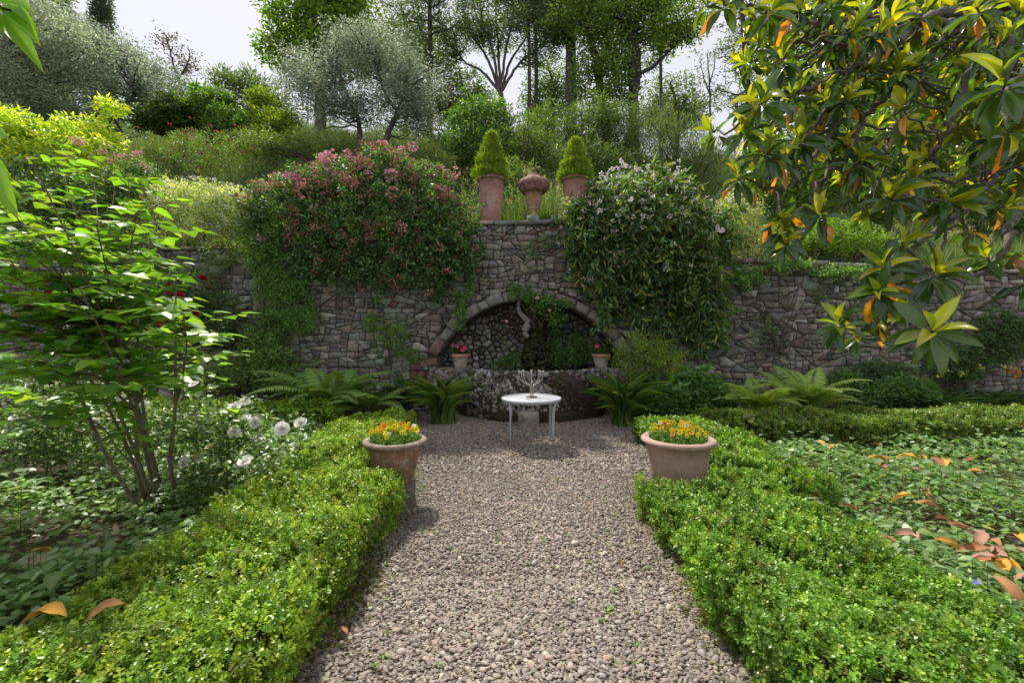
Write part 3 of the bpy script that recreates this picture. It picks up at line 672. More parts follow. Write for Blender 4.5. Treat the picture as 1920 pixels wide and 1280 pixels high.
def tree(name, label, cat, base, trunks, blobs, nc, per, cr, L, W, cols, mat='leaf', limbs=60, lr=.05, bark=BARK, seed=1, tmpl='dia', up=.45, droop=0., flat=.7, shell=.45, shift=.25, wts=None, group=None, filt=None):
    """trunks: list of (points, r_bottom, r_top)"""
    rng = R(seed); t = thing(name, label, cat, base, group)
    cen, out = sample_blobs(rng, blobs, nc, shell)
    if filt is not None: k = filt(cen); cen, out = cen[k], out[k]
    a = Acc(); tps = []
    for pts, r0, r1 in trunks:
        sp = spline(pts, 7); sp[1:-1] += rng.normal(0, .01*np.linalg.norm(sp[-1]-sp[0])/3, sp[1:-1].shape); tps.append(sp); tube(a, sp, np.linspace(r0, r1, len(sp)), bark, 9)
    a.build('trunk', M['bark'], t, True)
    if limbs:
        a = Acc(); limb_net(a, rng, tps, cen, limbs, lr, bark); a.build('branches', M['bark'], t, True)
    a = Acc(); foliage(a, rng, cen, per, cr, L, W, cols, wts, tmpl, out, up, droop, flat, shift=shift)
    a.build('crown', M[mat], t); return t
def hz(x, y): return float(hillz(x, y))
def base(px, Y): x = (px-960)/F*Y; return np.array([x, Y, hz(x, Y)-.1])
def shrub(name, label, cat, blobs, nc, per, cr, L, W, cols, mat='leaf', seed=1, tmpl='hex', stems=14, sr=.012, root=None, up=.4, droop=.0, flat=.8, shell=.5, shift=.25, wts=None, axz=.15, stemc=(.10, .08, .055), keep=None, group=None, strays=None, hang=False):
    rng = R(seed); b = np.asarray(blobs, float); c0 = b[:, :3].mean(0)
    if root is None: root = (c0[0], c0[1], (b[:, 2]-b[:, 5]).min())
    t = thing(name, label, cat, root, group); cen, out = sample_blobs(rng, blobs, nc, shell)
    if keep is not None: k = keep(cen); cen, out = cen[k], out[k]
    if stems:
        a = Acc(); rt = np.array(root, float)
        for i in rng.choice(len(cen), min(stems, len(cen)), replace=False):
            q = rt+rng.normal(0, .08, 3)*np.array([1, .5, 0]); tube(a, curve(q, cen[i], sag=.06, wob=.03, n=7, rng=rng), np.linspace(sr, sr*.3, 7), stemc, 5, False)
        a.build('stems', M['bark'], t, True)
    ns = max(3, nc//22) if strays is None else strays; b3 = b[:, 3:].mean()
    if ns:
        e_, o_ = sample_blobs(rng, blobs, ns, .95); stray = []; ex = []
        for p, d in zip(e_, o_):
            if d[1] > .5: d = d*[1, -.4, 1]
            l = b3*rng.uniform(.25, .8); q = p+d*l+np.array([0, 0, -.55*l if hang else rng.uniform(-.1, .5)*l]); cp = curve(p, q, sag=.12, wob=.03, n=7, rng=rng); stray.append(cp)
            for k in range(1, 7): ex.append(cp[k]+rng.normal(0, .02, 3))
        ex = np.array(ex)
    a = Acc(); foliage(a, rng, cen, per, cr, L, W, cols, wts, tmpl, out, up, droop, flat, shift=shift, axz=axz, keep=keep)
    for cp in (stray if ns else []): tube(a, cp, np.linspace(sr*.4, sr*.12, 7), stemc, 4, False)
    if ns: foliage(a, rng, ex, max(4, per//3), cr*.45, L, W, cols, wts, tmpl, None, up, droop, flat, shift=shift, axz=axz)
    a.build('foliage', M[mat], t)
    return t, cen, out

# ---------------------------------------------------------------- hill grass
rng = R(101); a = Acc(); n = 190000
y = 9.7+14.5*rng.uniform(0, 1, n)**1.35; x = rng.uniform(-1, 1, n)*(y*1.15+1.5); z = hillz(x, y)-.03
patch = np.sin(x*.9+y*.5)+np.sin(x*.37-y*1.1+1)+np.sin(x*2.3+y*1.9)*.5
L = rng.uniform(.28, .80, n)*(1+.25*patch.clip(-1, 1))
ax = np.c_[rng.normal(0, .28, n), rng.normal(-.1, .28, n), np.ones(n)]
col = palette(rng, n, [(.12, .21, .07), (.17, .27, .10), (.09, .16, .055), (.34, .33, .23), (.21, .27, .16)], [4, 3, 2.5, 1.0, 2], .2)*(1+.18*patch.clip(-1.3, 1.3))[:, None]
leaves(a, np.c_[x, y, z], ax, rng.normal(size=(n, 3))*[1, .4, .2]+[0, -.6, .1], L, rng.uniform(.010, .022, n), col, 'blade')
n = 3200; y = 9.8+8*rng.uniform(0, 1, n)**1.3; x = rng.uniform(-1.05, 1.05, n)*y; st_ = rng.normal(0, 1, (n, 3))*[.22, .22, 0]+[0, 0, 1]; L = rng.uniform(.7, 1.25, n)
leaves(a, np.c_[x, y, hillz(x, y)], st_, rng.normal(size=(n, 3)), L, .009, palette(rng, n, [(.40, .38, .26), (.28, .32, .16)], None, .2), 'blade')
tips_ = np.c_[x, y, hillz(x, y)]+nrm(st_)*(L*.86)[:, None]
for _ in range(5): leaves(a, tips_+rng.normal(0, .03, (n, 3)), st_+rng.normal(0, .5, (n, 3)), rng.normal(size=(n, 3)), rng.uniform(.05, .12, n), .014, palette(rng, n, [(.50, .46, .34), (.36, .36, .22)], None, .2), 'dia')
stuff(a.build('hill_grass', M['grass']), 'tall unmown green and straw-coloured grass covering the hillside above the wall', 'grass')
# leafy undergrowth hummocks on the hillside that read as one mass
rng = R(102); bl = []
for i in range(300):
    yy = 10.3+13*rng.random()**1.3; xx = rng.uniform(-1.1, 1.1)*yy; r_ = rng.uniform(.2, .75); bl.append((xx, yy, hz(xx, yy)+r_*.3, r_*1.4, r_, r_*.9))
cen, out = sample_blobs(rng, bl, 11000, .6); a = Acc()
foliage(a, rng, cen, 14, .16, .12, .032, [(.11, .21, .06), (.15, .26, .075), (.08, .16, .05), (.20, .27, .14)], None, 'dia', out, .35, 0, .9, shift=.35, axz=.5)
stuff(a.build('undergrowth', M['leaf']), 'low mixed leafy weeds growing among the hillside grass', 'undergrowth')

# ---------------------------------------------------------------- background trees
OL = [(.25, .31, .25), (.18, .23, .18), (.34, .40, .35), (.13, .17, .12)]
GR = [(.15, .26, .06), (.20, .32, .07), (.10, .19, .045), (.26, .36, .10)]
PI = [(.10, .15, .08), (.14, .19, .10), (.07, .11, .07)]
b = base(150, 15.5)
tree('olive_tree', 'wide silvery olive tree at the far left of the hillside', 'olive tree', b, [([b, b+[.2, 0, 1.2], P(110, 230, 15.5), P(60, 150, 15.5)], .22, .07), ([b+[.2, 0, 1.0], P(200, 230, 15.7), P(260, 170, 15.7)], .15, .05)],
     [B(60, 150, 15.5, 120, 70, 2.2), B(180, 110, 15.8, 90, 60, 1.8), B(270, 165, 15.5, 90, 50, 1.6), B(0, 90, 15, 80, 80, 1.6), B(120, 220, 15, 150, 45, 1.4), B(340, 200, 15.6, 45, 40, 1), B(90, 40, 15.6, 80, 40, 1.8), B(235, 110, 15.7, 60, 36, 1.5)],
     1150, 34, .30, .13, .034, OL, 'silver', 90, .05, seed=201, up=.2, shell=.3, flat=.9)
b = base(-60, 13.5)
tree('olive_tree', 'pale olive tree cut off by the left edge of the photo', 'olive tree', b, [([b, b+[.1, 0, 1], P(-40, 200, 13.5), P(20, 60, 13.5)], .2, .06)],
     [B(10, 170, 13.5, 90, 80, 1.4), B(60, 40, 14, 80, 50, 1.2), B(-60, 100, 13.5, 90, 90, 1.5), B(110, 100, 14, 60, 50, 1.2)], 700, 34, .30, .13, .034, [(.30, .36, .27), (.22, .28, .2), (.40, .46, .37)], 'silver', 50, .045, seed=202, up=.2, shell=.3, flat=.9)
def cyp(px, y_top, wpx, Y, label, seed):
    b = base(px, Y); top = P(px, y_top, Y); h = top[2]-b[2]
    rng = R(seed); n = 900; u = rng.uniform(.05, 1, n); rr = wpx/F*Y*np.sqrt(np.clip(1-u, 0, 1))*rng.uniform(.6, 1.02, n); an = rng.uniform(0, 6.28, n)
    cen = np.c_[b[0]+rr*np.cos(an), Y+rr*np.sin(an), b[2]+u*h]; t = thing('cypress_tree', label, 'cypress tree', b)
    a = Acc(); tube(a, [b, b+[0, 0, h*.9]], [.2, .04], BARK, 8); a.build('trunk', M['bark'], t, True)
    a = Acc(); foliage(a, rng, cen, 26, .34, .17, .05, [(.055, .085, .05), (.08, .12, .06)], up=.1, axz=1.2); a.build('crown', M['leaf'], t)
cyp(190, -70, 28, 30, 'dark narrow cypress rising behind the olives beside the open sky', 203)
cyp(100, -110, 42, 29, 'broad dark cypress cut by the top edge behind the left olive', 204)
b = base(705, 14); bl_, br_ = base(662, 14), base(716, 14)
tree('olive_tree', 'silvery olive tree with two leaning trunks behind the pink rose bush', 'olive tree', b,
     [([bl_, P(664, 300, 14), P(674, 240, 14), P(655, 190, 14), P(630, 120, 14)], .11, .04), ([br_, P(718, 300, 14), P(728, 250, 14), P(752, 195, 14), P(770, 120, 14)], .13, .045), ([P(745, 210, 14), P(720, 170, 14), P(700, 100, 14)], .06, .03)],
     [B(610, 170, 14, 85, 60, 1.1), B(700, 110, 14.2, 95, 55, 1.3), B(770, 165, 14, 70, 70, 1.2), B(560, 130, 14.4, 50, 40, .9), B(690, 200, 13.7, 110, 42, 1.0), B(650, 80, 14.4, 60, 35, .9), B(790, 225, 14, 40, 35, .8)],
     1150, 28, .24, .11, .028, OL, 'silver', 110, .035, seed=205, up=.2, shell=.2, flat=.9)
b = base(600, 22)
tree('broadleaf_tree', 'bright green broadleaf tree rising behind the two-trunked olive', 'tree', b, [([b, P(600, 200, 22), P(590, 90, 22), P(600, 10, 22)], .3, .08)],
     [B(560, 40, 22, 70, 40, 1.6), B(620, 80, 22, 60, 60, 1.6), B(520, 95, 22, 42, 24, 1), B(650, 30, 22.5, 60, 40, 1.5), B(600, -30, 22, 90, 40, 2), B(690, 95, 22, 35, 40, 1)],
     700, 26, .5, .19, .095, [(.18, .31, .05), (.25, .38, .07), (.12, .22, .04)], 'leaf', 60, .07, seed=206, tmpl='hex', shell=.4)
def pine(px, Y, r0, y_top, spread, label, seed, ylow=230, side=None, dens=1., lean=0, nb=34, col=PI):
    """straight conifer with ragged tiers of near-level boughs"""
    rng = R(seed); b = base(px, Y); top = P(px+lean, y_top, Y); h = top[2]-b[2]; t = thing('pine_tree', label, 'pine tree', b)
    tr = spline([b, b+(top-b)*.35+[.05, 0, 0], b+(top-b)*.7, top], 8); a = Acc(); tube(a, tr, np.linspace(r0, r0*.35, len(tr)), (.12, .10, .095), 9); a.build('trunk', M['bark'], t, True)
    z0 = P(px, ylow, Y)[2]; a = Acc(); cen = []
    for i in range(nb):
        z = z0+(top[2]-z0)*(i+rng.random())/nb; f = (z-b[2])/h; o = b+(top-b)*f; an = rng.uniform(0, 6.28); L = spread/F*Y*rng.uniform(.35, 1)*(1 if side is None else (1.1 if math.cos(an)*side > 0 else .55))
        e = o+np.array([math.cos(an)*L, math.sin(an)*L*.8, L*rng.uniform(-.15, .30)]); cp = curve(o, e, sag=rng.uniform(-.12, .05), wob=.03, n=9, rng=rng); tube(a, cp, np.linspace(r0*.28, .012, 9), (.11, .095, .09), 5, False)
        for k in range(2, 9):
            for s in range(int(round(3*dens))):
                if rng.random() < .25: continue
                p = cp[k]+rng.normal(0, .22+.05*k, 3)*[1, 1, .35]; cen.append(p)
                if s == 0: tube(a, curve(cp[k-1], p, wob=.05, n=4, rng=rng), np.linspace(.018, .006, 4), (.11, .095, .09), 4, False)
    a.build('branches', M['bark'], t, True); cen = np.array(cen)
    a = Acc(); foliage(a, rng, cen, 30, .42, .20, .055, col, up=.3, flat=.5, axz=.4); a.build('crown', M['leaf'], t)
pine(805, 26, .20, -160, 115, 'straight slim pine with ragged level boughs right of the two-trunked olive', 207, 260, dens=1.1, nb=46)
pine(1069, 24, .37, -180, 100, 'thick dark conifer trunk right of the twin thin trunks', 208, 90, dens=1.2, nb=26)
pine(991, 26, .13, -120, 60, 'left one of two thin straight trunks above the lidded urn', 209, 60, dens=.8, nb=14)
pine(1004, 26.4, .15, -120, 60, 'right one of two thin straight trunks above the lidded urn', 210, 50, dens=.8, nb=14)
pine(1412, 25, .20, -120, 60, 'grey leaning conifer with sparse dark twigs at the left tip of the magnolia', 211, 200, dens=.7, nb=30, lean=-30)
pine(1238, 27, .13, -60, 60, 'thin straight trunk in the bright gap left of the magnolia', 212, 120, dens=.7, nb=16)
b = base(935, 28); j = P(938, 175, 28)
tks = [([b, P(948, 240, 28), j], .22, .17)]+[([j, P(938+(x-938)*.45, 175+(y-175)*.6, 28+k), P(x, y, 28+k*2), P(x+(x-938)*.25, y-60, 28+k*2)], .10, .03) for x, y, k in ((880, 60, .3), (905, 40, -.4), (930, 30, .5), (960, 45, -.3), (985, 70, .4), (1020, 80, .2), (865, 110, 0))]
tree('stone_pine', 'many-limbed grey pine fanning out above the left tall pot', 'pine tree', b, tks, [B(880, 40, 28, 55, 45, 2), B(950, 10, 28, 70, 40, 2), B(1030, 40, 28, 50, 45, 2), B(840, 90, 28, 40, 26, 1.4), B(930, 70, 28, 60, 24, 1.6), B(1010, 105, 28, 40, 20, 1.4)],
     620, 30, .5, .20, .055, PI+[(.16, .23, .09)], 'leaf', 150, .05, bark=(.2, .18, .17), seed=213, shell=.3, flat=.45)
b = base(1140, 22)
tree('oak_tree', 'leaning dark-trunked oak hung with green leaves right of the thick conifer', 'oak tree', b, [([b, P(1132, 200, 22), P(1118, 120, 22), P(1098, 40, 22), P(1080, -40, 22)], .24, .12), ([P(1122, 140, 22), P(1140, 80, 22), P(1150, 0, 22)], .12, .06)],
     [B(1130, 60, 22, 60, 60, 1.6), B(1100, 140, 21.6, 40, 50, 1.2), B(1160, 120, 22, 45, 60, 1.3), B(1080, 20, 22, 50, 40, 1.4), B(1150, 180, 21.6, 60, 30, 1.2), B(1130, -20, 22, 70, 40, 1.6)],
     560, 24, .46, .15, .075, GR, 'leaf', 90, .05, bark=(.06, .052, .045), seed=214, tmpl='hex', shell=.35)
b = base(1190, 21)
tree('oak_tree', 'dark upright oak with a long bough reaching right, left of the magnolia', 'oak tree', b, [([b, P(1188, 200, 21), P(1184, 110, 21), P(1180, 40, 21), P(1172, -50, 21)], .25, .13), ([P(1193, 170, 21), P(1198, 130, 21), P(1192, 60, 21), P(1205, -30, 21)], .15, .08), ([P(1196, 140, 21), P(1225, 125, 21), P(1262, 90, 21), P(1300, 60, 21)], .09, .03)],
     [B(1190, 30, 21, 70, 50, 1.6), B(1250, 60, 21, 55, 40, 1.3), B(1160, 120, 21, 30, 50, 1), B(1230, 0, 21, 70, 40, 1.5), B(1290, 50, 21, 45, 26, 1.1)],
     480, 20, .5, .15, .075, GR, 'leaf', 110, .045, bark=(.06, .052, .045), seed=215, tmpl='hex', shell=.3)
b = base(1330, 20)
tree('sapling', 'bare thin sapling against the sky just left of the magnolia', 'sapling', b, [([b, P(1332, 180, 20), P(1326, 100, 20)], .06, .02), ([P(1330, 160, 20), P(1340, 120, 20), P(1338, 92, 20)], .03, .01), ([P(1331, 180, 20), P(1318, 140, 20), P(1312, 110, 20)], .03, .01)],
     [B(1328, 150, 20, 24, 55, .5)], 40, 4, .25, .07, .03, GR, 'leaf', 40, .014, seed=216)
b = base(345, 17)
tree('sapling', 'thin dark purple-leaved sapling against the sky right of the left olives', 'sapling', b, [([b, P(345, 200, 17), P(325, 120, 17), P(312, 70, 17)], .07, .015), ([P(335, 150, 17), P(355, 110, 17), P(352, 85, 17)], .03, .01)],
     [B(325, 110, 17, 32, 50, .7), B(360, 130, 17, 25, 35, .5), B(300, 65, 17, 25, 20, .4)], 110, 8, .22, .09, .05, [(.06, .045, .05), (.09, .07, .07)], 'leaf', 60, .014, seed=217)
for i, (px, Y, yt, ro_, lb) in enumerate(((1595, 19, -60, .30, 'dark tree trunk glimpsed through the middle of the magnolia'), (1745, 20, -60, .28, 'brown tree trunk glimpsed through the right of the magnolia'))):
    b = base(px, Y)
    tree('background_tree', lb, 'tree', b, [([b, P(px+4, 200, Y), P(px-6, 60, Y), P(px, yt, Y)], ro_, .15)],
         [B(px-60, 40, Y, 110, 70, 2), B(px+60, 30, Y, 110, 70, 2), B(px-70, 150, Y, 80, 60, 1.6), B(px+50, 170, Y, 90, 60, 1.6), B(px, 240, Y-2, 120, 40, 1.5)], 620, 24, .45, .2, .10, [(.13, .22, .04), (.19, .30, .06), (.09, .16, .035)], 'leaf', 60, .06, bark=(.11, .085, .075), seed=220+i, tmpl='hex', shell=.3)

for i, (px, py, Y, rx, ry, lb) in enumerate(((868, 175, 31, 60, 60, 'hazy grey-green tree low behind the straight slim pine'), (1035, 160, 33, 55, 60, 'pale green tree low between the twin trunks and the thick conifer'), (1265, 190, 30, 60, 50, 'pale green tree low behind the reeds left of the magnolia'), (760, 60, 33, 60, 70, 'tall grey-green tree behind the two-trunked olive, beside the slim pine'), (55, 30, 27, 80, 90, 'dark green tree filling the top left behind the olives'))):
    b = base(px, Y)
    tree('background_tree', lb, 'tree', b, [([b, P(px+3, py+20, Y), P(px-8, py-ry*.7, Y)], .2, .05)], [B(px, py, Y, rx, ry, 2), B(px-rx*.6, py+ry*.5, Y, rx*.6, ry*.5, 1.5), B(px+rx*.6, py+ry*.3, Y, rx*.6, ry*.5, 1.5), B(px, py+ry*.9, Y, rx*.8, ry*.4, 1.6)], 330, 24, .55, .19, .09, [(.12, .20, .08), (.16, .25, .10), (.08, .14, .06)] if i < 4 else PI, 'leaf', 70, .06, seed=280+i, shell=.3)
# hillside shrubs
SH = [(.08, .15, .035), (.12, .21, .05), (.055, .11, .03)]
def hb(px, py, Y, rx, ry, rY=None): return B(px, py, Y, rx, ry, rY)
for i, (nm, lb, cat, bl, nc, per, cr, L, W, cols, mt, tm, az) in enumerate((
    ('laurel_shrub', 'dense dark green round shrub above the left tall pot', 'shrub', [hb(905, 235, 15, 62, 52), hb(870, 285, 14.4, 60, 45), hb(925, 290, 14, 40, 35)], 520, 22, .22, .13, .045, [(.08, .17, .045), (.12, .23, .06), (.17, .28, .08)], 'leaf', 'hex', .1),
    ('bamboo_thicket', 'fine-leaved green bamboo thicket above the right tall pot', 'bamboo', [hb(1090, 240, 14, 60, 45), hb(1150, 250, 14, 60, 55), hb(1060, 300, 13, 50, 35), hb(1130, 310, 12.6, 70, 35)], 700, 24, .24, .17, .022, [(.10, .18, .05), (.15, .23, .07), (.07, .13, .04)], 'leaf', 'dia', .2),
    ('tall_reeds', 'thin upright feathery reeds thinning out against the white sky', 'reeds', [hb(1225, 270, 13.5, 55, 70), hb(1285, 290, 13, 50, 75), hb(1330, 320, 12.6, 40, 55)], 560, 14, .26, .24, .016, [(.16, .22, .10), (.22, .27, .13), (.10, .15, .06)], 'grass', 'dia', 1.2),
    ('leafy_shrub', 'fresh green shrub in front of the left olives', 'shrub', [hb(395, 200, 15, 45, 34), hb(360, 215, 15, 35, 26), hb(440, 235, 14.6, 60, 30)], 380, 20, .22, .13, .045, [(.11, .21, .04), (.16, .28, .06)], 'leaf', 'hex', .2),
    ('oleander_shrub', 'willowy shrub with narrow leaves poking above the hill skyline', 'shrub', [hb(420, 155, 16, 30, 22), hb(470, 165, 16, 36, 30), hb(500, 200, 15.6, 36, 36)], 200, 16, .24, .22, .035, [(.09, .16, .05), (.14, .22, .07)], 'leaf', 'dia', .6),
    ('yellow_shrub', 'yellow-green shrub left of the two-trunked olive', 'shrub', [hb(490, 190, 14.6, 24, 20), hb(520, 240, 14.0, 46, 32)], 170, 18, .2, .12, .05, [(.22, .30, .03), (.16, .25, .04)], 'leaf', 'hex', .3),
    ('dark_shrub', 'dark green shrub at the foot of the left olives', 'shrub', [hb(320, 210, 14.6, 36, 28), hb(285, 225, 14.2, 40, 22)], 240, 20, .2, .11, .04, [(.05, .09, .03), (.07, .12, .04)], 'leaf', 'hex', .1),
    ('hillside_shrub', 'olive-green rounded shrub on the slope between the two-trunked olive and the rose bush', 'shrub', [hb(600, 275, 12.4, 80, 22, .6), hb(480, 270, 12.4, 60, 22, .6), hb(790, 300, 12, 60, 26, .6)], 420, 20, .17, .09, .03, [(.14, .21, .06), (.19, .25, .08)], 'leaf', 'dia', .4),
    ('leafy_shrub', 'light green shrub behind the urn at the crest of the slope', 'shrub', [hb(990, 275, 13.6, 40, 50), hb(1010, 235, 15, 34, 30), hb(960, 330, 12, 50, 30)], 320, 20, .2, .13, .03, [(.15, .23, .06), (.11, .18, .05)], 'leaf', 'dia', .4),
    ('bright_bush', 'bright lime-green bush on top of the right wall beneath the magnolia', 'shrub', [hb(1560, 450, 10.2, 90, 38, .6), hb(1480, 460, 10, 40, 26, .45), hb(1650, 470, 10.2, 50, 28, .5)], 420, 20, .13, .075, .035, [(.22, .36, .04), (.16, .28, .035)], 'bigleaf', 'hex', .2),
    ('green_shrub', 'fresh green shrubbery on the slope seen through the magnolia twigs', 'shrub', [hb(1500, 330, 13, 120, 70, 1), hb(1650, 310, 14, 120, 90, 1.2), hb(1800, 300, 14, 110, 90, 1.2), hb(1900, 400, 12, 60, 60, .8)], 1300, 20, .3, .13, .055, [(.15, .26, .05), (.20, .32, .07), (.11, .19, .04)], 'leaf', 'hex', .2),
    )):
    shrub(nm, lb, cat, bl, nc, per, cr, L, W, cols, mt, 240+i, tm, 20, .03, axz=az)
# more distant wood closing the horizon behind everything
rng = R(260); bl = []
for i in range(26):
    xx = -36+72*i/25+rng.normal(0, .8); yy = 33+rng.uniform(-2, 6); zz = hz(xx, yy); hgt = 2.2+1.2*rng.random()+(2.5 if xx < -12 else 0)+(5 if xx > 16 else 0); bl.append((xx, yy, zz+hgt*.4, 2.6, 1.6, hgt*.75))
cen, out = sample_blobs(rng, bl, 2600, .6); a = Acc(); foliage(a, rng, cen, 20, .6, .26, .12, [(.08, .13, .06), (.12, .17, .09)], None, 'dia', out, .4)
stuff(a.build('distant_wood', M['leaf']), 'far-off wood along the crest of the hill behind the trunks', 'wood')

# ---------------------------------------------------------------- plants on the wall top and face
def cluster_mesh(name, rng, cols, r, n, s):
    a = Acc(); d = nrm(rng.normal(size=(n, 3))); pos = d*r*rng.uniform(.4, 1, (n, 1)); leaves(a, pos, d+rng.normal(0, .4, (n, 3)), rng.normal(size=(n, 3)), s*rng.uniform(.7, 1.2, n), s, palette(rng, n, cols, None, .25), 'petal'); return a.mesh(name, M['petal'])
def rose_mesh(name, rng, cols, r):
    a = Acc()
    for ring, (k, tilt, s) in enumerate(((7, .25, 1.0), (6, .7, .85), (5, 1.3, .65), (4, 2.4, .45))):
        for i in range(k):
            t = i*6.283/k+ring*.5+rng.normal(0, .1); d = np.array([[math.cos(t), math.sin(t), tilt]]); leaves(a, np.array([[0, 0, ring*r*.12]]), d, np.array([[-math.cos(t)*.5, -math.sin(t)*.5, 1.]]), r*s*rng.uniform(.9, 1.1), r*s*1.15, palette(rng, 1, cols, None, .06), 'petal')
    return a.mesh(name, M['petal'])
def face_cam(rng, amt=.5):
    return (math.radians(60)+rng.normal(0, amt), rng.normal(0, amt), rng.normal(0, amt))
def put(parent, name, mesh, p, rot, s):
    o = bpy.data.objects.new(name, mesh); COL.objects.link(o); o.parent = parent; o.location = tuple(np.asarray(p)-np.array(parent.location)); o.rotation_euler = rot; o.scale = (s, s, s); return o
def front_of(pos, yface=WY-.12): return pos
# big pink rose bush
RB = [(.09, .18, .07), (.13, .25, .10), (.20, .33, .14), (.06, .12, .05)]
rb_blobs = [B(690, 400, 8.95, 150, 75, .5), B(550, 395, 9.0, 75, 55, .45), B(820, 430, 8.95, 70, 65, .45), B(640, 345, 9.3, 70, 42, .6), B(720, 325, 9.3, 50, 40, .5), B(790, 345, 9.3, 60, 38, .5), B(560, 350, 9.3, 50, 30, .4), B(600, 470, 8.95, 60, 45, .35), B(700, 500, 8.95, 60, 36, .3), B(790, 500, 8.95, 60, 45, .3), B(860, 480, 9.0, 40, 55, .3), B(510, 450, 9.0, 35, 40, .3), B(640, 520, 9.0, 40, 26, .2), B(480, 400, 9.1, 26, 26, .3), B(720, 555, 9.05, 22, 26, .15), B(820, 545, 9.05, 24, 26, .15), B(560, 530, 9.05, 22, 30, .15)]
t, cen, out = shrub('rose_bush', 'huge rambling rose bush of faded pink and brown clusters spilling over the wall', 'rose bush', rb_blobs, 2000, 16, .13, .068, .040, RB, 'leaf', 300, 'hex', 60, .014, root=(-3.0, 9.75, 3.3), shift=.45, shell=.7, strays=170)
rng = R(301); CM = [cluster_mesh('dusty_cluster', rng, [(.52, .26, .21), (.44, .22, .16), (.62, .36, .32), (.30, .15, .09)], .075, 40, .036) for _ in range(3)]+[cluster_mesh('pink_cluster', rng, [(.78, .40, .50), (.72, .32, .42), (.60, .32, .30)], .075, 40, .036) for _ in range(2)]
def rose_pts(n, ylo, yhi):
    out_ = []
    while len(out_) < n:
        c, d = sample_blobs(rng, rb_blobs, 1, .95); p = c[0]; dd = d[0]
        if dd[1] > .35: continue
        py = HOR-(p[2]-CH)*F/p[1]
        if rng.random() < np.interp(py, [260, 380, 460, 560], [1, .8, .3, .12]): out_.append(p+dd*.06)
    return out_
for i, p in enumerate(rose_pts(92, 0, 0)):
    py = HOR-(p[2]-CH)*F/p[1]; k = (rng.integers(3, 5) if rng.random() < (.45 if py < 350 else .08) else rng.integers(0, 3)); put(t, 'flower_cluster', CM[k], p, tuple(rng.uniform(0, 6, 3)), rng.uniform(.8, 1.5)*(1.35 if py < 400 else .8))
a = Acc(); m = 0
grp = [p+rng.normal(0, .11, 3)*[1, .5, .8] for p in rose_pts(85, 0, 0) for _ in range(rng.integers(2, 11))]
for p in grp:
    n = 16; d = nrm(rng.normal(size=(n, 3))); leaves(a, p+d*.06*rng.uniform(.3, 1, (n, 1)), d, rng.normal(size=(n, 3)), .032, .03, palette(rng, n, [(.42, .20, .14), (.30, .15, .09), (.52, .28, .22)], None, .25), 'petal')
o = a.build('small_flowers', M['petal'], t); o['kind'] = 'stuff'
for px, py in ((650, 290), (722, 273), (775, 275), (755, 283), (825, 318), (838, 332), (700, 283), (818, 352)):
    q = P(px, py, 9.3); put(t, 'flower_cluster', CM[3+(px % 2)], q, tuple(rng.uniform(0, 6, 3)), 1.25)
a = Acc()
for px, py in ((650, 290), (722, 273), (775, 275), (825, 318)): tube(a, curve(P(px-10, py+70, 9.35), P(px, py, 9.3), wob=.02, n=6, rng=rng), .008, (.12, .15, .05), 5)
a.build('long_shoots', M['bark'], t)
# white-flowered climber on the right
CL = [(.075, .165, .06), (.115, .225, .09), (.19, .31, .14), (.045, .10, .04), (.24, .28, .08)]
wb = [B(1190, 400, 8.95, 90, 65, .45), B(1110, 440, 9.0, 55, 50, .35), B(1240, 440, 8.95, 95, 90, .5), B(1310, 480, 9.0, 60, 100, .4), B(1170, 500, 9.0, 90, 70, .3), B(1215, 345, 9.3, 80, 28, .45), B(1180, 570, 9.0, 60, 50, .22), B(1290, 570, 9.0, 45, 65, .22), B(1130, 385, 9.15, 40, 38, .3), B(1085, 400, 9.1, 24, 30, .25), B(1365, 430, 9.1, 34, 40, .3), B(1235, 625, 9.0, 22, 40, .18), B(1325, 625, 9.0, 26, 40, .18)]
t, cen, out = shrub('climbing_shrub', 'dense dark climber with long drooping leaves and small white flowers right of the tall pots', 'climber', wb, 1100, 14, .17, .155, .040, CL, 'bigleaf', 310, 'long', 50, .014, root=(3.0, 9.75, 3.1), up=.25, droop=.75, shift=.5, axz=0, shell=.72, hang=True, strays=150)
rng = R(311); WM = [cluster_mesh('white_flower', rng, [(.85, .84, .82), (.80, .74, .72), (.86, .84, .76)], .026, 14, .034) for _ in range(3)]
k = 0
while k < 95:
    c_, d_ = sample_blobs(rng, wb, 1, .99); p = c_[0]+d_[0]*.12; py = HOR-(p[2]-CH)*F/p[1]
    if d_[0][1] > .35 or rng.random() > np.interp(py, [300, 390, 440, 560], [1, .75, .15, .04]): continue
    for _ in range(3):
        if k < 95: put(t, 'flower', WM[k % 3], p+rng.normal(0, .10, 3), tuple(rng.uniform(0, 6, 3)), rng.uniform(.7, 1.35)); k += 1
a = Acc(); n = 60
for _ in range(9):
    q = P(rng.normal(1160, 35), rng.normal(455, 50), 8.6); n = 10; leaves(a, q+rng.normal(0, .07, (n, 3)), rng.normal(size=(n, 3))+[0, 0, -.8], rng.normal(size=(n, 3)), .10, .03, palette(rng, n, [(.42, .33, .36), (.34, .26, .30)]), 'long')
a.build('withered_leaves', M['leaf'], t)
a = Acc(); c_, d_ = sample_blobs(rng, wb, 1600, .99); py = HOR-(c_[:, 2]-CH)*F/c_[:, 1]; k_ = (d_[:, 1] < .35)&(rng.uniform(0, 1, len(c_)) < np.interp(py, [300, 380, 430, 520], [.9, .55, .12, .02])); c_ = (c_+d_*.13)[k_]; n = len(c_)
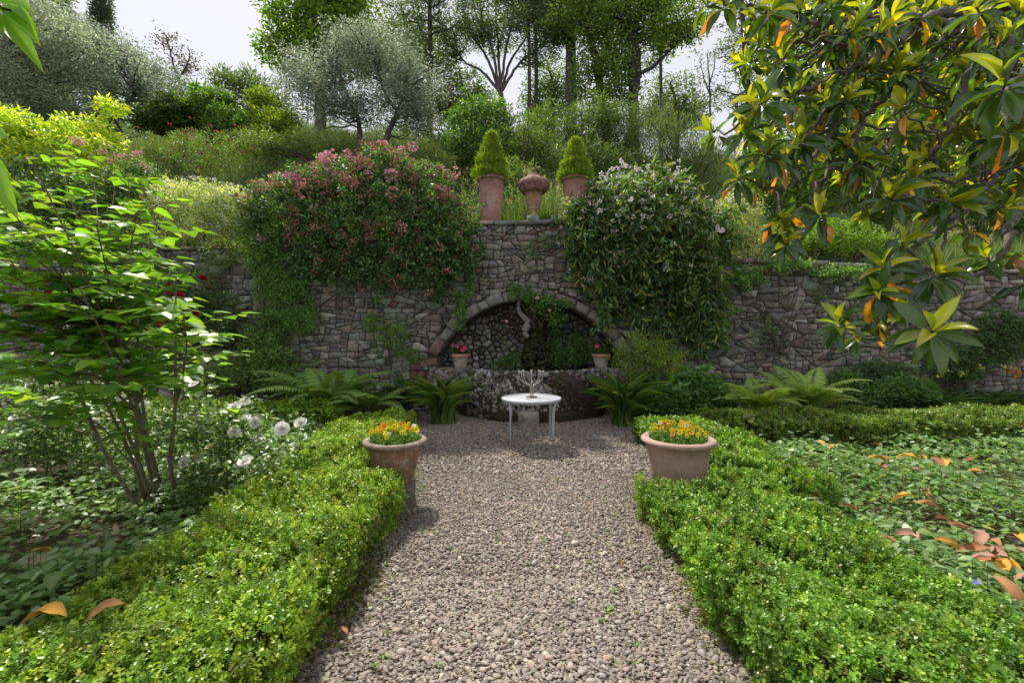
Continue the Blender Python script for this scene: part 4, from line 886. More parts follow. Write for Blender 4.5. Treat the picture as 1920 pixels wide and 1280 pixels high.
for _ in range(7): leaves(a, c_+rng.normal(0, .014, (n, 3)), rng.normal(size=(n, 3)), rng.normal(size=(n, 3))+[0, -1, 0], .034, .028, palette(rng, n, [(.82, .80, .76), (.76, .70, .66), (.62, .50, .42)], [3, 2, 1], .1), 'dia')
o = a.build('small_flowers', M['petal'], t); o['kind'] = 'stuff'
# others on the wall
VG = [(.12, .23, .06), (.17, .29, .08), (.08, .16, .05)]
specs = [
 ('jasmine_shrub', 'cream-flecked jasmine mound spilling over the wall left of the pink rose bush', 'jasmine', [B(370, 388, 8.95, 85, 48, .4), B(310, 380, 9.0, 34, 36, .3), B(430, 395, 8.95, 50, 42, .35), B(400, 430, 8.95, 60, 20, .2)], 760, 20, .11, .05, .024, [(.30, .36, .14), (.42, .46, .24), (.14, .22, .06), (.55, .56, .38)], 'leaf', 'hex', .3, None, None),
 ('feathery_creeper', 'feathery dark green creeper hanging down the wall left of the pink rose bush', 'creeper', [B(500, 480, 9.0, 45, 60, .22), B(530, 560, 9.0, 55, 60, .2), B(465, 430, 9.0, 40, 30, .25), B(560, 600, 8.95, 40, 30, .2), B(505, 625, 9.0, 40, 40, .18)], 800, 18, .10, .06, .016, VG, 'leaf', 'dia', 0, None, None),
 ('wall_creeper', 'sparse ferny creeper on bare stones left of the feathery creeper', 'creeper', [B(400, 510, 9.1, 26, 60, .08), B(430, 470, 9.1, 22, 30, .08)], 130, 16, .09, .045, .014, [(.12, .20, .05), (.17, .25, .08)], 'leaf', 'dia', 0, None, None),
 ('pink_rose', 'leafy rose with pale pink heads along the far left wall top', 'rose bush', [B(200, 370, 9.0, 90, 55, .4), B(90, 380, 9.0, 90, 60, .4), B(250, 330, 9.3, 45, 35, .3), B(170, 440, 9.0, 120, 46, .25), B(60, 330, 9.4, 100, 40, .3)], 1150, 16, .13, .07, .04, [(.06, .12, .04), (.10, .18, .06), (.16, .22, .09)], 'leaf', 'hex', 0, None, None),
 ('golden_creeper', 'yellow-green leafy creeper on the bank at the far left', 'creeper', [B(60, 285, 9.9, 90, 60, .4), B(160, 260, 10.2, 60, 40, .4), B(10, 240, 10, 60, 40, .4), B(210, 200, 10.6, 24, 14, .2), B(180, 300, 9.7, 40, 40, .3)], 560, 18, .16, .11, .04, [(.38, .44, .05), (.28, .36, .06), (.18, .27, .05)], 'bigleaf', 'long', .1, None, None),
 ('flowering_shrub', 'pale yellow speckled shrub on the wall top between the white climber and the magnolia', 'shrub', [B(1385, 400, 9.5, 50, 42, .35), B(1430, 440, 9.4, 36, 36, .3), B(1390, 460, 9.2, 30, 40, .2)], 480, 16, .12, .04, .022, [(.36, .38, .20), (.22, .25, .10), (.12, .16, .06), (.5, .48, .36)], 'leaf', 'hex', 0, None, None),
 ('wall_creeper', 'dark ivy trailing down the wall below the speckled shrub', 'creeper', [B(1400, 520, 9.05, 40, 26, .1), B(1350, 600, 9.05, 26, 60, .1), B(1480, 495, 9.05, 60, 12, .12), B(1580, 510, 9.05, 80, 12, .12)], 260, 16, .09, .05, .03, VG, 'leaf', 'hex', 0, None, None),
 ('lime_fern', 'yellow-green leafy plant rooted in the wall left of the arch', 'wall plant', [B(715, 640, 9.05, 16, 34, .08), B(745, 625, 9.05, 20, 36, .08), B(765, 665, 9.05, 26, 16, .08), B(700, 610, 9.08, 14, 24, .06)], 130, 18, .07, .045, .016, [(.18, .28, .05), (.12, .20, .04)], 'leaf', 'dia', .4, None, None),
 ('lime_bush', 'yellow-green twiggy bush right of the basin', 'shrub', [B(1200, 650, 8.5, 48, 30, .3), B(1250, 680, 8.5, 38, 34, .3), B(1180, 690, 8.5, 34, 24, .25)], 330, 15, .11, .045, .018, [(.20, .27, .04), (.13, .20, .04)], 'leaf', 'dia', .3, (2.6, 8.6, 0), None),
 ('niche_bush', 'dark green leafy bush inside the right half of the niche', 'shrub', [B(1050, 662, 9.5, 38, 30, .25), B(1092, 655, 9.5, 24, 26, .22), B(1040, 610, 9.6, 18, 24, .15)], 190, 15, .10, .06, .028, [(.06, .13, .04), (.09, .17, .05)], 'leaf', 'hex', .2, (1.2, 9.6, .8), None),
 ('water_plant', 'low mossy fern at the left foot of the dark fountain column', 'fern', [B(945, 682, 9.35, 30, 14, .15), B(965, 670, 9.4, 12, 14, .12)], 90, 16, .06, .05, .014, [(.11, .19, .04), (.07, .13, .03)], 'leaf', 'dia', .4, None, None),
 ('climbing_rose', 'leafy rose trailing over the arch crown with a few pale pink blooms', 'rose', [B(985, 552, 8.98, 34, 12, .12), B(1030, 570, 9.0, 40, 18, .15), B(1042, 596, 9.15, 20, 18, .12), B(968, 545, 8.98, 12, 9, .08)], 130, 13, .09, .055, .032, [(.07, .14, .04), (.11, .2, .05)], 'leaf', 'hex', 0, None, None),
 ('wall_creeper', 'small clump of dark ivy on the wall left of the arch shoulder', 'creeper', [B(860, 580, 9.04, 12, 40, .06), B(880, 540, 9.04, 10, 16, .05)], 60, 14, .07, .045, .028, VG, 'leaf', 'hex', 0, None, None),
 ('wall_creeper', 'light trailing creeper on the wall directly below the urn', 'creeper', [B(1000, 480, 9.08, 26, 40, .05), B(1030, 450, 9.08, 16, 20, .05)], 44, 12, .07, .045, .018, [(.10, .17, .06), (.14, .22, .08)], 'leaf', 'dia', 0, None, None),
 ('wall_creeper', 'dark creeper spreading over the wall at the far right edge', 'creeper', [B(1880, 630, 9.0, 60, 50, .15), B(1790, 680, 9.0, 60, 40, .12), B(1650, 700, 9.0, 50, 26, .12)], 420, 16, .1, .055, .03, [(.05, .10, .035), (.08, .15, .05)], 'leaf', 'hex', 0, None, None),
 ('wall_creeper', 'faint moss-green sprigs growing from joints of the right wall', 'creeper', [B(1440, 620, 9.1, 30, 40, .03), B(1540, 560, 9.1, 30, 20, .03), B(1460, 700, 9.1, 26, 18, .04)], 60, 10, .07, .035, .02, VG, 'leaf', 'hex', 0, None, None),
 ('red_rose_bush', 'dark-leaved bush with red roses against the left wall', 'rose bush', [B(400, 600, 8.8, 60, 60, .3), B(330, 560, 8.7, 60, 60, .3), B(230, 560, 8.5, 80, 80, .4)], 420, 15, .13, .065, .042, [(.05, .10, .035), (.08, .14, .05)], 'leaf', 'hex', .1, (-6, 8.7, 0), None),
 ('low_shrub', 'grey-green feathery plant at the wall foot left of the big fern', 'shrub', [B(420, 700, 8.7, 40, 30, .3), B(380, 720, 8.6, 50, 26, .3)], 240, 18, .12, .08, .018, [(.13, .21, .08), (.17, .25, .1)], 'leaf', 'dia', .4, None, None),
 ('low_shrub', 'dark leafy plant at the wall foot just left of the big fern', 'shrub', [B(500, 690, 8.7, 50, 50, .3), B(540, 720, 8.6, 40, 32, .3), B(480, 640, 8.9, 30, 30, .2)], 380, 16, .13, .065, .032, [(.07, .13, .045), (.10, .18, .05), (.16, .24, .06)], 'leaf', 'hex', .3, None, None),
 ('low_shrub', 'dark green heart-leaved plant between the right sword-leaved clump and the bright fern', 'shrub', [B(1300, 735, 8.2, 55, 42, .35), B(1250, 760, 8.1, 50, 34, .3), B(1340, 760, 8.0, 40, 30, .3), B(1215, 725, 8.5, 30, 30, .3)], 520, 15, .13, .085, .065, [(.06, .13, .04), (.09, .18, .05), (.12, .22, .07)], 'bigleaf', 'hex', .1, None, None),
 ('low_shrub', 'dark ivy-like undergrowth between the big fern and the left sword-leaved clump', 'shrub', [B(750, 740, 8.5, 30, 34, .25), B(735, 775, 8.3, 26, 20, .2)], 170, 15, .11, .06, .035, [(.05, .10, .035), (.08, .14, .05)], 'leaf', 'hex', .2, None, None),
 ('low_shrub', 'dark green undergrowth at the wall foot behind the right cross hedge', 'shrub', [B(1620, 745, 8.4, 70, 22, .3), B(1700, 735, 8.4, 60, 26, .3), B(1580, 720, 8.6, 30, 24, .2)], 360, 16, .13, .07, .035, [(.06, .12, .04), (.09, .17, .05)], 'leaf', 'hex', .2, None, None),
]
for i, (nm, lb, cat, bl, nc, per, cr, L, W, cols, mt, tm, az, root, _) in enumerate(specs):
    cols = [tuple(min(.7, q_*1.55) for q_ in c_) for c_ in cols]
    t, cen, out = shrub(nm, lb, cat, bl, nc, per, cr, L, W, cols, mt, 320+i, tm, 16 if nc > 150 else 5, .009, root=root, axz=az, up=.35, droop=.2 if 'creeper' in nm else 0, shift=.35, hang='creeper' in nm)
    rng = R(400+i)
    if nm == 'jasmine_shrub':
        a = Acc(); c_, d_ = sample_blobs(rng, bl, 1500, .98); k_ = (d_[:, 1] < .2); c_ = (c_+d_*.08)[k_]; n = len(c_)
        for _ in range(4): leaves(a, c_+rng.normal(0, .012, (n, 3)), rng.normal(size=(n, 3)), rng.normal(size=(n, 3))+[0, -1, 0], .026, .02, palette(rng, n, [(.75, .74, .58), (.8, .78, .68)], None, .1), 'dia')
        o = a.build('small_flowers', M['petal'], t); o['kind'] = 'stuff'
    if nm == 'pink_rose':
        for px, py in ((150, 265), (140, 262), (220, 293), (235, 296), (258, 288), (190, 283), (125, 288), (60, 300), (200, 300), (270, 310), (100, 330)): put(t, 'flower_cluster', CM[3], P(px, py, 9.1), tuple(rng.uniform(0, 6, 3)), 1.0)
    if nm == 'climbing_rose':
        PR = rose_mesh('pale_pink_rose', rng, [(.78, .46, .46)], .055)
        for px, py in ((1007, 560), (1040, 572), (1030, 582), (1043, 548), (1079, 537), (1092, 536), (950, 602)): put(t, 'flower', PR, P(px, py, 8.85), face_cam(rng, .3), .8 if px == 1007 else .55)
    if nm == 'red_rose_bush':
        RR = rose_mesh('red_rose', rng, [(.42, .01, .035), (.30, .008, .03)], .085)
        for px, py in ((338, 557), (322, 543), (368, 592), (305, 605), (200, 512), (225, 555), (185, 565), (96, 545), (380, 525), (130, 550), (205, 625), (265, 590)): put(t, 'flower', RR, P(px, py, 7.9), face_cam(rng, .4), rng.uniform(.95, 1.4))
# red valerian on the slope
rng = R(430); t = thing('red_valerian', 'drift of small red wildflowers on the grassy slope left of the pink rose bush', 'wildflowers', P(380, 290, 12)); VM = cluster_mesh('red_flower_head', rng, [(.40, .05, .06), (.32, .04, .05)], .05, 14, .035)
for i in range(46):
    px, py = rng.normal(380, 45), rng.normal(272, 26); Y = 11.6; put(t, 'flower_head', VM, P(px, py, Y), tuple(rng.uniform(0, 6, 3)), rng.uniform(.5, 1.1))
a = Acc(); cen, out = sample_blobs(rng, [B(380, 285, 11.7, 85, 40, .4)], 200, .3); foliage(a, rng, cen, 14, .14, .08, .02, [(.12, .2, .06), (.16, .25, .08)], axz=.6); a.build('foliage', M['leaf'], t)

# ---------------------------------------------------------------- box hedges
BXC = [(.185, .33, .03), (.26, .41, .038), (.10, .20, .028), (.38, .47, .05)]  # sunlight on the left box leaves is put into this brighter, yellower palette
BXR = [(.15, .305, .036), (.205, .385, .042), (.085, .19, .03), (.30, .43, .055)]
def lump(x, y): return .035*np.sin(x*5.1+y*3.3)+.03*np.sin(x*2.2-y*6.1+1)+.022*np.sin(x*9.3+y*8.1)+.015*np.sin(x*17+y*13)
def hedge(label, x0, x1, y0, y1, h, seed, dens=3000, size=.0205, keep=None, cols=BXC, roots=True, group=None):
    rng = R(seed); t = thing('box_hedge', label, 'hedge', ((x0+x1)/2, (y0+y1)/2, 0), group)
    a = Acc(); nx, ny = max(2, int((x1-x0)/.08)), max(2, int((y1-y0)/.08)); ins = .09
    # faces: top, and four sides; sample shoots
    w_, d_ = x1-x0, y1-y0; areas = np.array([w_*d_, d_*h, d_*h, w_*h, w_*h]); pos = []; nor = []
    for f, A in enumerate(areas):
        ym = (y0+y1)/2; n = int(A*dens*(1.0 if f == 0 else .8)); u = rng.uniform(0, 1, n); v_ = rng.uniform(0, 1, n)
        if f == 0: p = np.c_[x0+u*w_, y0+v_*d_, np.full(n, h)]; nn = np.tile([0, 0, 1.], (n, 1))
        elif f < 3: p = np.c_[np.full(n, x0 if f == 1 else x1), y0+u*d_, v_*h]; nn = np.tile([-1. if f == 1 else 1., 0, .25], (n, 1))
        else: p = np.c_[x0+u*w_, np.full(n, y0 if f == 3 else y1), v_*h]; nn = np.tile([0, -1. if f == 3 else 1., .25], (n, 1))
        pos.append(p); nor.append(nn)
    p = np.vstack(pos); nn = np.vstack(nor)
    # lod: thin out and enlarge with distance
    s = np.interp(p[:, 1], [2, 4, 7, 9], [1, 1.25, 1.8, 2.1]); kp = rng.uniform(0, 1, len(p)) < 1/s**2; p, nn, s = p[kp], nn[kp], s[kp]
    # round the shoulders, taper the sides in near the ground, lumpy surface
    cx_, cy_ = (x0+x1)/2, (y0+y1)/2; zf = p[:, 2]/h
    ex = np.minimum(np.minimum(p[:, 0]-x0, x1-p[:, 0]), np.minimum(p[:, 1]-y0, y1-p[:, 1])).clip(0)
    p[:, 2] -= np.where(zf > .99, .09*np.exp(-ex/.07), 0)
    side_in = np.where(zf < .99, .07*(1-zf)**1.5+.05*np.clip((zf-.75)/.25, 0, 1)**2, 0); p[:, :2] -= nn[:, :2]*side_in[:, None]
    dp = rng.uniform(0, 1, len(p))**2*.07; lv = lump(p[:, 0]+.7*p[:, 2], p[:, 1]-.5*p[:, 2]); p += nn*(lv-dp)[:, None]; p += rng.normal(0, .012, p.shape)
    spr = rng.uniform(0, 1, len(p)) < .05; p[spr] += nn[spr]*rng.uniform(.01, .05, (spr.sum(), 1))
    if keep is not None: k = keep(p); p, nn, s, dp, zf = p[k], nn[k], s[k], dp[k], zf[k]
    hole = (np.sin(p[:, 0]*6.3+p[:, 1]*4.1+seed)+np.sin(p[:, 1]*7.7-p[:, 0]*5+2)+rng.normal(0, .35, len(p)) > 1.78)&(rng.uniform(0, 1, len(p)) < .75); p, nn, s, dp, zf = p[~hole], nn[~hole], s[~hole], dp[~hole], zf[~hole]
    n = len(p); per = 8; ax = nrm(nn+rng.normal(0, .45, (n, 3))); r = rng.normal(size=(n, 3)); e1 = nrm(np.cross(ax, r)); e2 = np.cross(ax, e1)
    base_c = palette(rng, n, cols, [3, 2.5, 2.5, 1], .22)*(1+.22*np.sin(p[:, 0]*7+p[:, 1]*5)*np.sin(p[:, 1]*9-p[:, 0]*3))[:, None]
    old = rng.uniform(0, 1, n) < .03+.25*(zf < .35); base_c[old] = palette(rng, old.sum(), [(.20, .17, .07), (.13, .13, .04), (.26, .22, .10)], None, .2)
    P_, A_, U_, L_, W2, C_ = [], [], [], [], [], []
    for j in range(per):
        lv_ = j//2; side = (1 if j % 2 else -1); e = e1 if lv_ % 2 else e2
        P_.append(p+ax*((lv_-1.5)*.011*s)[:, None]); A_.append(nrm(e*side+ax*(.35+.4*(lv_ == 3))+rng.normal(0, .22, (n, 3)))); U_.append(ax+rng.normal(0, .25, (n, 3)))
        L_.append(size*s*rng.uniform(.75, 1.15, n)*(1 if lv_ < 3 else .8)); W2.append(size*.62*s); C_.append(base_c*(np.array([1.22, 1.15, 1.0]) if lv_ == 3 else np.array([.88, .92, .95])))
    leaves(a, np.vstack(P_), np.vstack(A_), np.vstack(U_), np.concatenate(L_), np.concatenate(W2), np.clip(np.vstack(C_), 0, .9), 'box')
    a.build('foliage', M['box'], t)
    # inner twigs
    a = Acc(); m = int(w_*d_*60)
    for _ in range(min(m, 420)):
        q = np.array([rng.uniform(x0+.12, x1-.12), rng.uniform(y0+.1, y1-.1), 0]); e = q+[rng.normal(0, .07), rng.normal(0, .07), h*rng.uniform(.7, .92)]
        if keep is not None and not keep(np.array([q, e])).all(): continue
        tube(a, [q, (q+e)/2+rng.normal(0, .02, 3), e], [.007, .006, .003], (.14, .11, .075), 4, False)
    a.build('twigs', M['bark'], t)
    a = Acc(); gx = np.linspace(x0+ins, x1-ins, 10); gy = np.linspace(y0+ins, y1-ins, max(4, int(d_/.25)))
    return t
def potclear(p): return (np.hypot(p[:, 0]-LPX, p[:, 1]-LPY) > .27)&(np.hypot(p[:, 0]-RPX, p[:, 1]-RPY) > .27)&~((p[:, 2] > .30)&(np.hypot(p[:, 0]-RPX, (p[:, 1]-RPY+.12)*1.2) < .36))&~((p[:, 2] > .34)&(p[:, 0] > LPX-.3)&(p[:, 1] > LPY-.55)&(p[:, 1] < LPY+.2)&(p[:, 2] > .34+.3*(LPY-p[:, 1])))
hedge('sunlit box hedge along the left side of the gravel, in front of the brown pot', -2.12, -.98, 1.15, 4.25, .43, 501, keep=potclear)
hedge('far stretch of the left box hedge behind the brown pot', -2.30, -1.45, 4.25, 6.7, .45, 502, keep=potclear)
hedge('long box hedge along the right side of the gravel, in front of the wide pot', 1.09, 2.24, 1.15, 4.05, .40, 503, keep=potclear, cols=BXR)
hedge('far stretch of the right box hedge behind the wide pot', 1.80, 2.85, 4.0, 6.7, .38, 504, keep=potclear, cols=BXR)
hedge('low box hedge running off left from the big fern', -6.2, -2.75, 7.0, 7.8, .47, 505)
hedge('low box hedge running across the right bed to the picture edge', 2.9, 10.5, 6.3, 7.2, .42, 506, cols=[(.14, .25, .04), (.19, .31, .055), (.10, .18, .03), (.25, .34, .08)])

# ---------------------------------------------------------------- ferns and strap-leaved clumps
def fern(label, cx, cy, z, n, L, seed, cols, lift=.9):
    rng = R(seed); t = thing('fern', label, 'fern', (cx, cy, z))
    for i in range(n):
        an = i*6.283/n+rng.normal(0, .2); l = L*rng.uniform(.75, 1.1); th_ = np.linspace(rng.uniform(1.15, 1.5)*min(lift, 1.05), rng.uniform(-.75, .1), 22); d = np.array([math.cos(an), math.sin(an), 0]); tt = np.linspace(0, 1, 22)
        ho = np.r_[0, np.cumsum(np.cos(th_[:-1]))]*l/21; ve = np.r_[0, np.cumsum(np.sin(th_[:-1]))]*l/21
        pts = np.array([cx, cy, z])+d*ho[:, None]+np.array([0, 0, 1.])*ve[:, None]; a = Acc(); tube(a, pts, np.linspace(.006, .0015, 22), (.16, .18, .05), 4, False)
        side = np.array([-d[1], d[0], 0]); tan = nrm(np.gradient(pts, axis=0)); c0 = palette(rng, 1, cols, None, .2)[0]
        m = 46; u = np.linspace(.12, .99, m); pp = np.c_[[np.interp(u, tt, pts[:, k]) for k in range(3)]].T; tg = np.c_[[np.interp(u, tt, tan[:, k]) for k in range(3)]].T
        wl = l*.20*np.interp(u, [.1, .35, .6, 1], [.55, 1, .85, .08]); nrm_ = nrm(np.cross(side[None], tg)*-1)
        for s in (-1, 1):
            ax = side*s+tg*.35+np.array([0, 0, -.18])+rng.normal(0, .04, (m, 3)); leaves(a, pp, ax, nrm_+0*pp+np.array([0, 0, .4]), wl, l*.021, c0*(1+rng.uniform(-.12, .12, (m, 1))), 'long')
        a.build('frond', M['leaf'], t)
FD = [(.19, .32, .10), (.24, .38, .12)]; FB = [(.32, .46, .12), (.38, .52, .15)]
c = P(625, 775, 8.1); fern('large dark green fern left of the basin, nearest the left hedge', c[0], 7.95, .10, 22, 1.55, 601, FD, 1.05)
c = P(700, 770, 8.2); fern('smaller dark green fern between the large fern and the left sword-leaved clump', c[0], 8.0, .05, 17, 1.2, 602, FD)
c = P(1425, 765, 7.7); fern('bright green fern with drooping fronds behind the right cross hedge, nearer the basin', c[0], 7.7, .15, 19, 1.12, 603, FB, .9)
c = P(1515, 765, 7.7); fern('bright green upright fern behind the right cross hedge, farther from the basin', c[0], 7.7, .15, 19, 1.3, 604, FB, 1.05)
def straps(nm, label, cx, cy, z, n, L, W, r, seed, cols, spread=.8):
    rng = R(seed); t = thing(nm, label, 'plant', (cx, cy, z)); a = Acc(); an = rng.uniform(0, 6.283, n); rr = r*np.sqrt(rng.uniform(0, 1, n)); p = np.c_[cx+rr*np.cos(an), cy+rr*np.sin(an)*.6, np.full(n, z)]
    an2 = an+rng.normal(0, .5, n); ax = np.c_[np.cos(an2), np.sin(an2), rng.uniform(.9, 4.5, n)/spread]; up = np.c_[-np.cos(an2), -np.sin(an2), np.full(n, .8)]
    leaves(a, p, ax, up, L*rng.uniform(.6, 1.1, n), W, palette(rng, n, cols, None, .25), 'strap'); a.build('foliage', M['bigleaf'], t)
AG = [(.07, .16, .04), (.10, .21, .05), (.14, .26, .06), (.26, .33, .08)]
c = P(830, 790, 8.0); straps('agapanthus', 'sword-leaved green clump at the left foot of the basin', c[0], 8.0, .0, 95, .92, .040, .24, 611, AG)
c = P(1168, 793, 7.8); straps('agapanthus', 'sword-leaved green clump at the right foot of the basin', c[0], 7.8, .0, 95, .98, .040, .22, 612, AG, .8)
rng = R(620)
for i, (px, Y, lb) in enumerate(((1770, 8.2, 'blue-green grassy clump at the wall foot, nearest the magnolia tip'), (1850, 8.3, 'blue-green grassy clump at the wall foot, second from the right edge'), (1930, 8.2, 'blue-green grassy clump at the wall foot cut by the right edge'), (1660, 8.5, 'thin grassy clump at the wall foot behind the bright ferns'))):
    c = P(px, 760, Y); straps('grass_clump', lb, c[0], Y, 0, 150, .62, .018, .42, 621+i, [(.06, .13, .06), (.09, .18, .08), (.12, .21, .08)], 1.0)
c = P(1890, 700, 8.7); t = thing('day_lily', 'orange and yellow lily flowers by the wall near the right edge', 'flowers', (c[0], 8.7, 0)); straps_ = Acc()
OM = cluster_mesh('orange_lily', R(5), [(.75, .22, .02), (.8, .35, .03)], .03, 9, .06); YM = cluster_mesh('yellow_lily', R(6), [(.55, .50, .05), (.4, .42, .06)], .03, 8, .05)
for px, py, m_ in ((1893, 694, OM), (1905, 700, OM), (1880, 690, YM), (1800, 700, YM), (1840, 688, YM), (1760, 702, YM), (1910, 690, YM), (1775, 693, YM)):
    q = P(px, py, 8.7); tube(straps_, curve((q[0]+rng.normal(0, .05), 8.7, 0), q, wob=.02, n=6, rng=rng), .005, (.10, .16, .04), 4); put(t, 'flower', m_, q, tuple(rng.uniform(0, 6, 3)), .9)
straps_.build('stems', M['leaf'], t)

# ---------------------------------------------------------------- ground cover, weeds, fallen leaves
GC = [(.12, .25, .07), (.16, .31, .10), (.09, .19, .06), (.30, .40, .25), (.19, .34, .07)]  # the palest green stands in for sheen on the leaves
def gch(x, y): return .17+.06*np.sin(x*2.1+y*1.3)+.04*np.sin(x*4.7-y*3.9)+.03*np.sin(x*9+y*7)
def cover(label, n, xf, y0, y1, seed, cols, L=.042, tmpl='hex', hole=None, zf=gch, up=1.2):
    rng = R(seed); a = Acc(); y = y0+(y1-y0)*rng.uniform(0, 1, n)**1.35; x = xf(rng, y, n); k = np.ones(n, bool) if hole is None else hole(x, y, rng); x, y = x[k], y[k]; n = len(x)
    top = zf(x, y); z = top*(1-.75*rng.uniform(0, 1, n)**2)+.01; s = np.interp(y, [2, 7], [1, 1.6]); an = rng.uniform(0, 6.283, n)
    ax = np.c_[np.cos(an), np.sin(an), rng.normal(-.05, .35, n)]; up_ = rng.normal(0, .38, (n, 3))+[0, 0, up]
    leaves(a, np.c_[x, y, z], ax, up_, L*s*rng.uniform(.55, 1.35, n), L*.62*s*rng.uniform(.7, 1.2, n), palette(rng, n, cols, None, .25), tmpl); return a
a = cover('', 42000, lambda r, y, n: r.uniform(2.0+.0*y, 2.6+y*1.25, n), 1.2, 6.5, 701, GC, .046, hole=lambda x, y, r: (np.sin(x*1.9+1)*np.sin(y*2.3)+r.normal(0, .5, len(x)) < .95)&~((x < 2.7)&(y > 4)))
stuff(a.build('ground_cover', M['bigleaf']), 'low leafy periwinkle ground cover filling the bed right of the right hedge', 'ground cover')
a = cover('', 32000, lambda r, y, n: -r.uniform(2.0, 2.6+y*1.25, n), 1.3, 7.2, 702, [(.20, .36, .11), (.28, .42, .20), (.15, .27, .08)], .055, hole=lambda x, y, r: (np.sin(x*2.3)*np.sin(y*2.9+1)+r.normal(0, .4, len(x)) < .5)&~((y > 4.2)&(x > -2.3)), zf=lambda x, y: gch(x, y)*1.15)
stuff(a.build('bed_foliage', M['bigleaf']), 'mixed low leaves covering the shaded bed left of the left hedge', 'ground cover')
# taller broad leaves standing over both beds
for sgn, seed, lb, cc in ((1, 703, 'scattered pale broad weeds standing above the right bed', [(.22, .32, .17), (.15, .26, .09)]), (-1, 704, 'scattered pale broad weeds standing above the left bed', [(.24, .34, .20), (.17, .27, .12)])):
    rng = R(seed); a = Acc(); n = 900; y = rng.uniform(1.8, 6.4, n); x = sgn*rng.uniform(2.3, 2.6+y*1.2, n)
    if sgn < 0: k = rng.random(n) < .9
    an = rng.uniform(0, 6.28, n); z = gch(x, y)+rng.uniform(.02, .16, n); leaves(a, np.c_[x, y, z], np.c_[np.cos(an), np.sin(an), rng.normal(-.15, .2, n)], rng.normal(0, .25, (n, 3))+[0, 0, 1.], rng.uniform(.05, .10, n), rng.uniform(.045, .08, n), palette(rng, n, cc, None, .2), 'heart')
    for i in range(0, n, 3): tube(a, [(x[i], y[i], 0), (x[i], y[i], z[i])], .0022, (.12, .18, .05), 3, False)
    stuff(a.build('broad_weeds', M['bigleaf']), lb, 'weeds')
# fallen magnolia leaves
rng = R(710); FL = []
for k in range(4):
    a = Acc(); leaves(a, np.array([[-.08, 0, 0.]]), np.array([[1., 0, 0]]), np.array([[0, 0, 1.]]), .17, .07, palette(rng, 1, [[(.36, .17, .09)], [(.50, .24, .05)], [(.33, .22, .17)], [(.27, .12, .07)]][k], None, .05), 'mag'); v = a.v[0]; v[:, 2] += .9*v[:, 1]**2*8+(k-1.5)*1.8*v[:, 0]**2+.008*np.sin(v[:, 0]*70)*np.sign(v[:, 1]); FL.append(a.mesh('fallen_leaf', M['petal']))
fl = [(1550, 915, 0), (1530, 925, 3), (1580, 918, 1), (1600, 925, 0), (1700, 1000, 2), (1720, 1010, 2), (1780, 1020, 1), (1830, 990, 2), (1850, 1010, 2), (1870, 1030, 1), (1880, 1050, 1), (1905, 1010, 2), (1845, 1045, 2), (1890, 1100, 0), (1915, 985, 1), (1645, 865, 1), (1655, 880, 3), (1660, 852, 0), (1700, 872, 1), (1730, 850, 1), (1730, 905, 2), (1760, 880, 3), (1775, 860, 1), (1600, 960, 3), (1612, 958, 0), (1560, 835, 1), (1575, 832, 0), (1540, 838, 1), (1620, 842, 0), (1690, 930, 1), (1745, 945, 0), (1770, 960, 0), (1800, 975, 3), (1820, 850, 3), (1665, 1012, 0), (1645, 818, 0), (1840, 1002, 2), (1862, 998, 0), (1875, 1015, 2), (1895, 1030, 1), (1858, 1040, 3), (1912, 1045, 2), (1825, 1012, 3), (1900, 1000, 0), (1830, 870, 1), (1740, 925, 0)]
for i, (px, py, k) in enumerate(fl):
    Y = (CH-.24)*F/(py-HOR); q = P(px, py, Y); q[2] = float(gch(q[0], q[1]))+.055; o = bpy.data.objects.new('fallen_leaf', FL[k]); COL.objects.link(o); o.location = tuple(q); o.rotation_euler = (rng.normal(0, .35), rng.normal(0, .3), rng.uniform(0, 6.28)); s = rng.uniform(.75, 1.15); o.scale = (s, s, s)
    tag(o, 'dry brown or orange magnolia leaf lying on the green cover of the right bed', 'fallen leaf', 'dry magnolia leaves lying on the right bed')
for i, (px, py, zz, k) in enumerate(((80, 1160, .40, 1), (95, 1155, .42, 1), (85, 1040, .15, 1), (200, 1150, .41, 0), (1102, 948, .02, 0), (1165, 1060, .02, 3), (645, 1190, .06, 3), (400, 960, .12, 2), (1190, 900, .02, 3))):
    Y = (CH-zz)*F/(py-HOR); q = P(px, py, Y); o = bpy.data.objects.new('fallen_leaf', FL[k]); COL.objects.link(o); o.location = (q[0], q[1], zz+.02); o.rotation_euler = (.2, rng.normal(0, .3), rng.uniform(0, 6.28)); s = .85 if i < 4 else .4; o.scale = (s, s, s)
    if i < 4: tag(o, 'dry orange leaf caught on top of the left front hedge or the bed beside it', 'fallen leaf', 'orange leaves on the left hedge')
    else: tag(o, 'small brown dead leaf lying on the gravel or at its left edge', 'fallen leaf', 'small dead leaves on the gravel')
# small blue periwinkle flowers
rng = R(715); BM = Acc()
for k in range(5): leaves(BM, np.array([[0, 0, 0.]]), np.array([[math.cos(k*1.257), math.sin(k*1.257), .15]]), np.array([[0, 0, 1.]]), .017, .016, np.array([(.16, .12, .60)]), 'petal')
BM = BM.mesh('periwinkle', M['petal'])
for px, py in ((1415, 872), (1664, 872), (1720, 873), (1828, 1091), (1905, 838), (1530, 830)):
    Y = (CH-.30)*F/(py-HOR); q = P(px, py, Y); o = bpy.data.objects.new('periwinkle_flower', BM); COL.objects.link(o); o.location = (q[0], q[1], .30); o.rotation_euler = (rng.normal(.5, .2), rng.normal(0, .2), 0); tag(o, 'tiny violet-blue periwinkle flower among the green leaves of the right bed', 'flower', 'periwinkle flowers in the right bed')
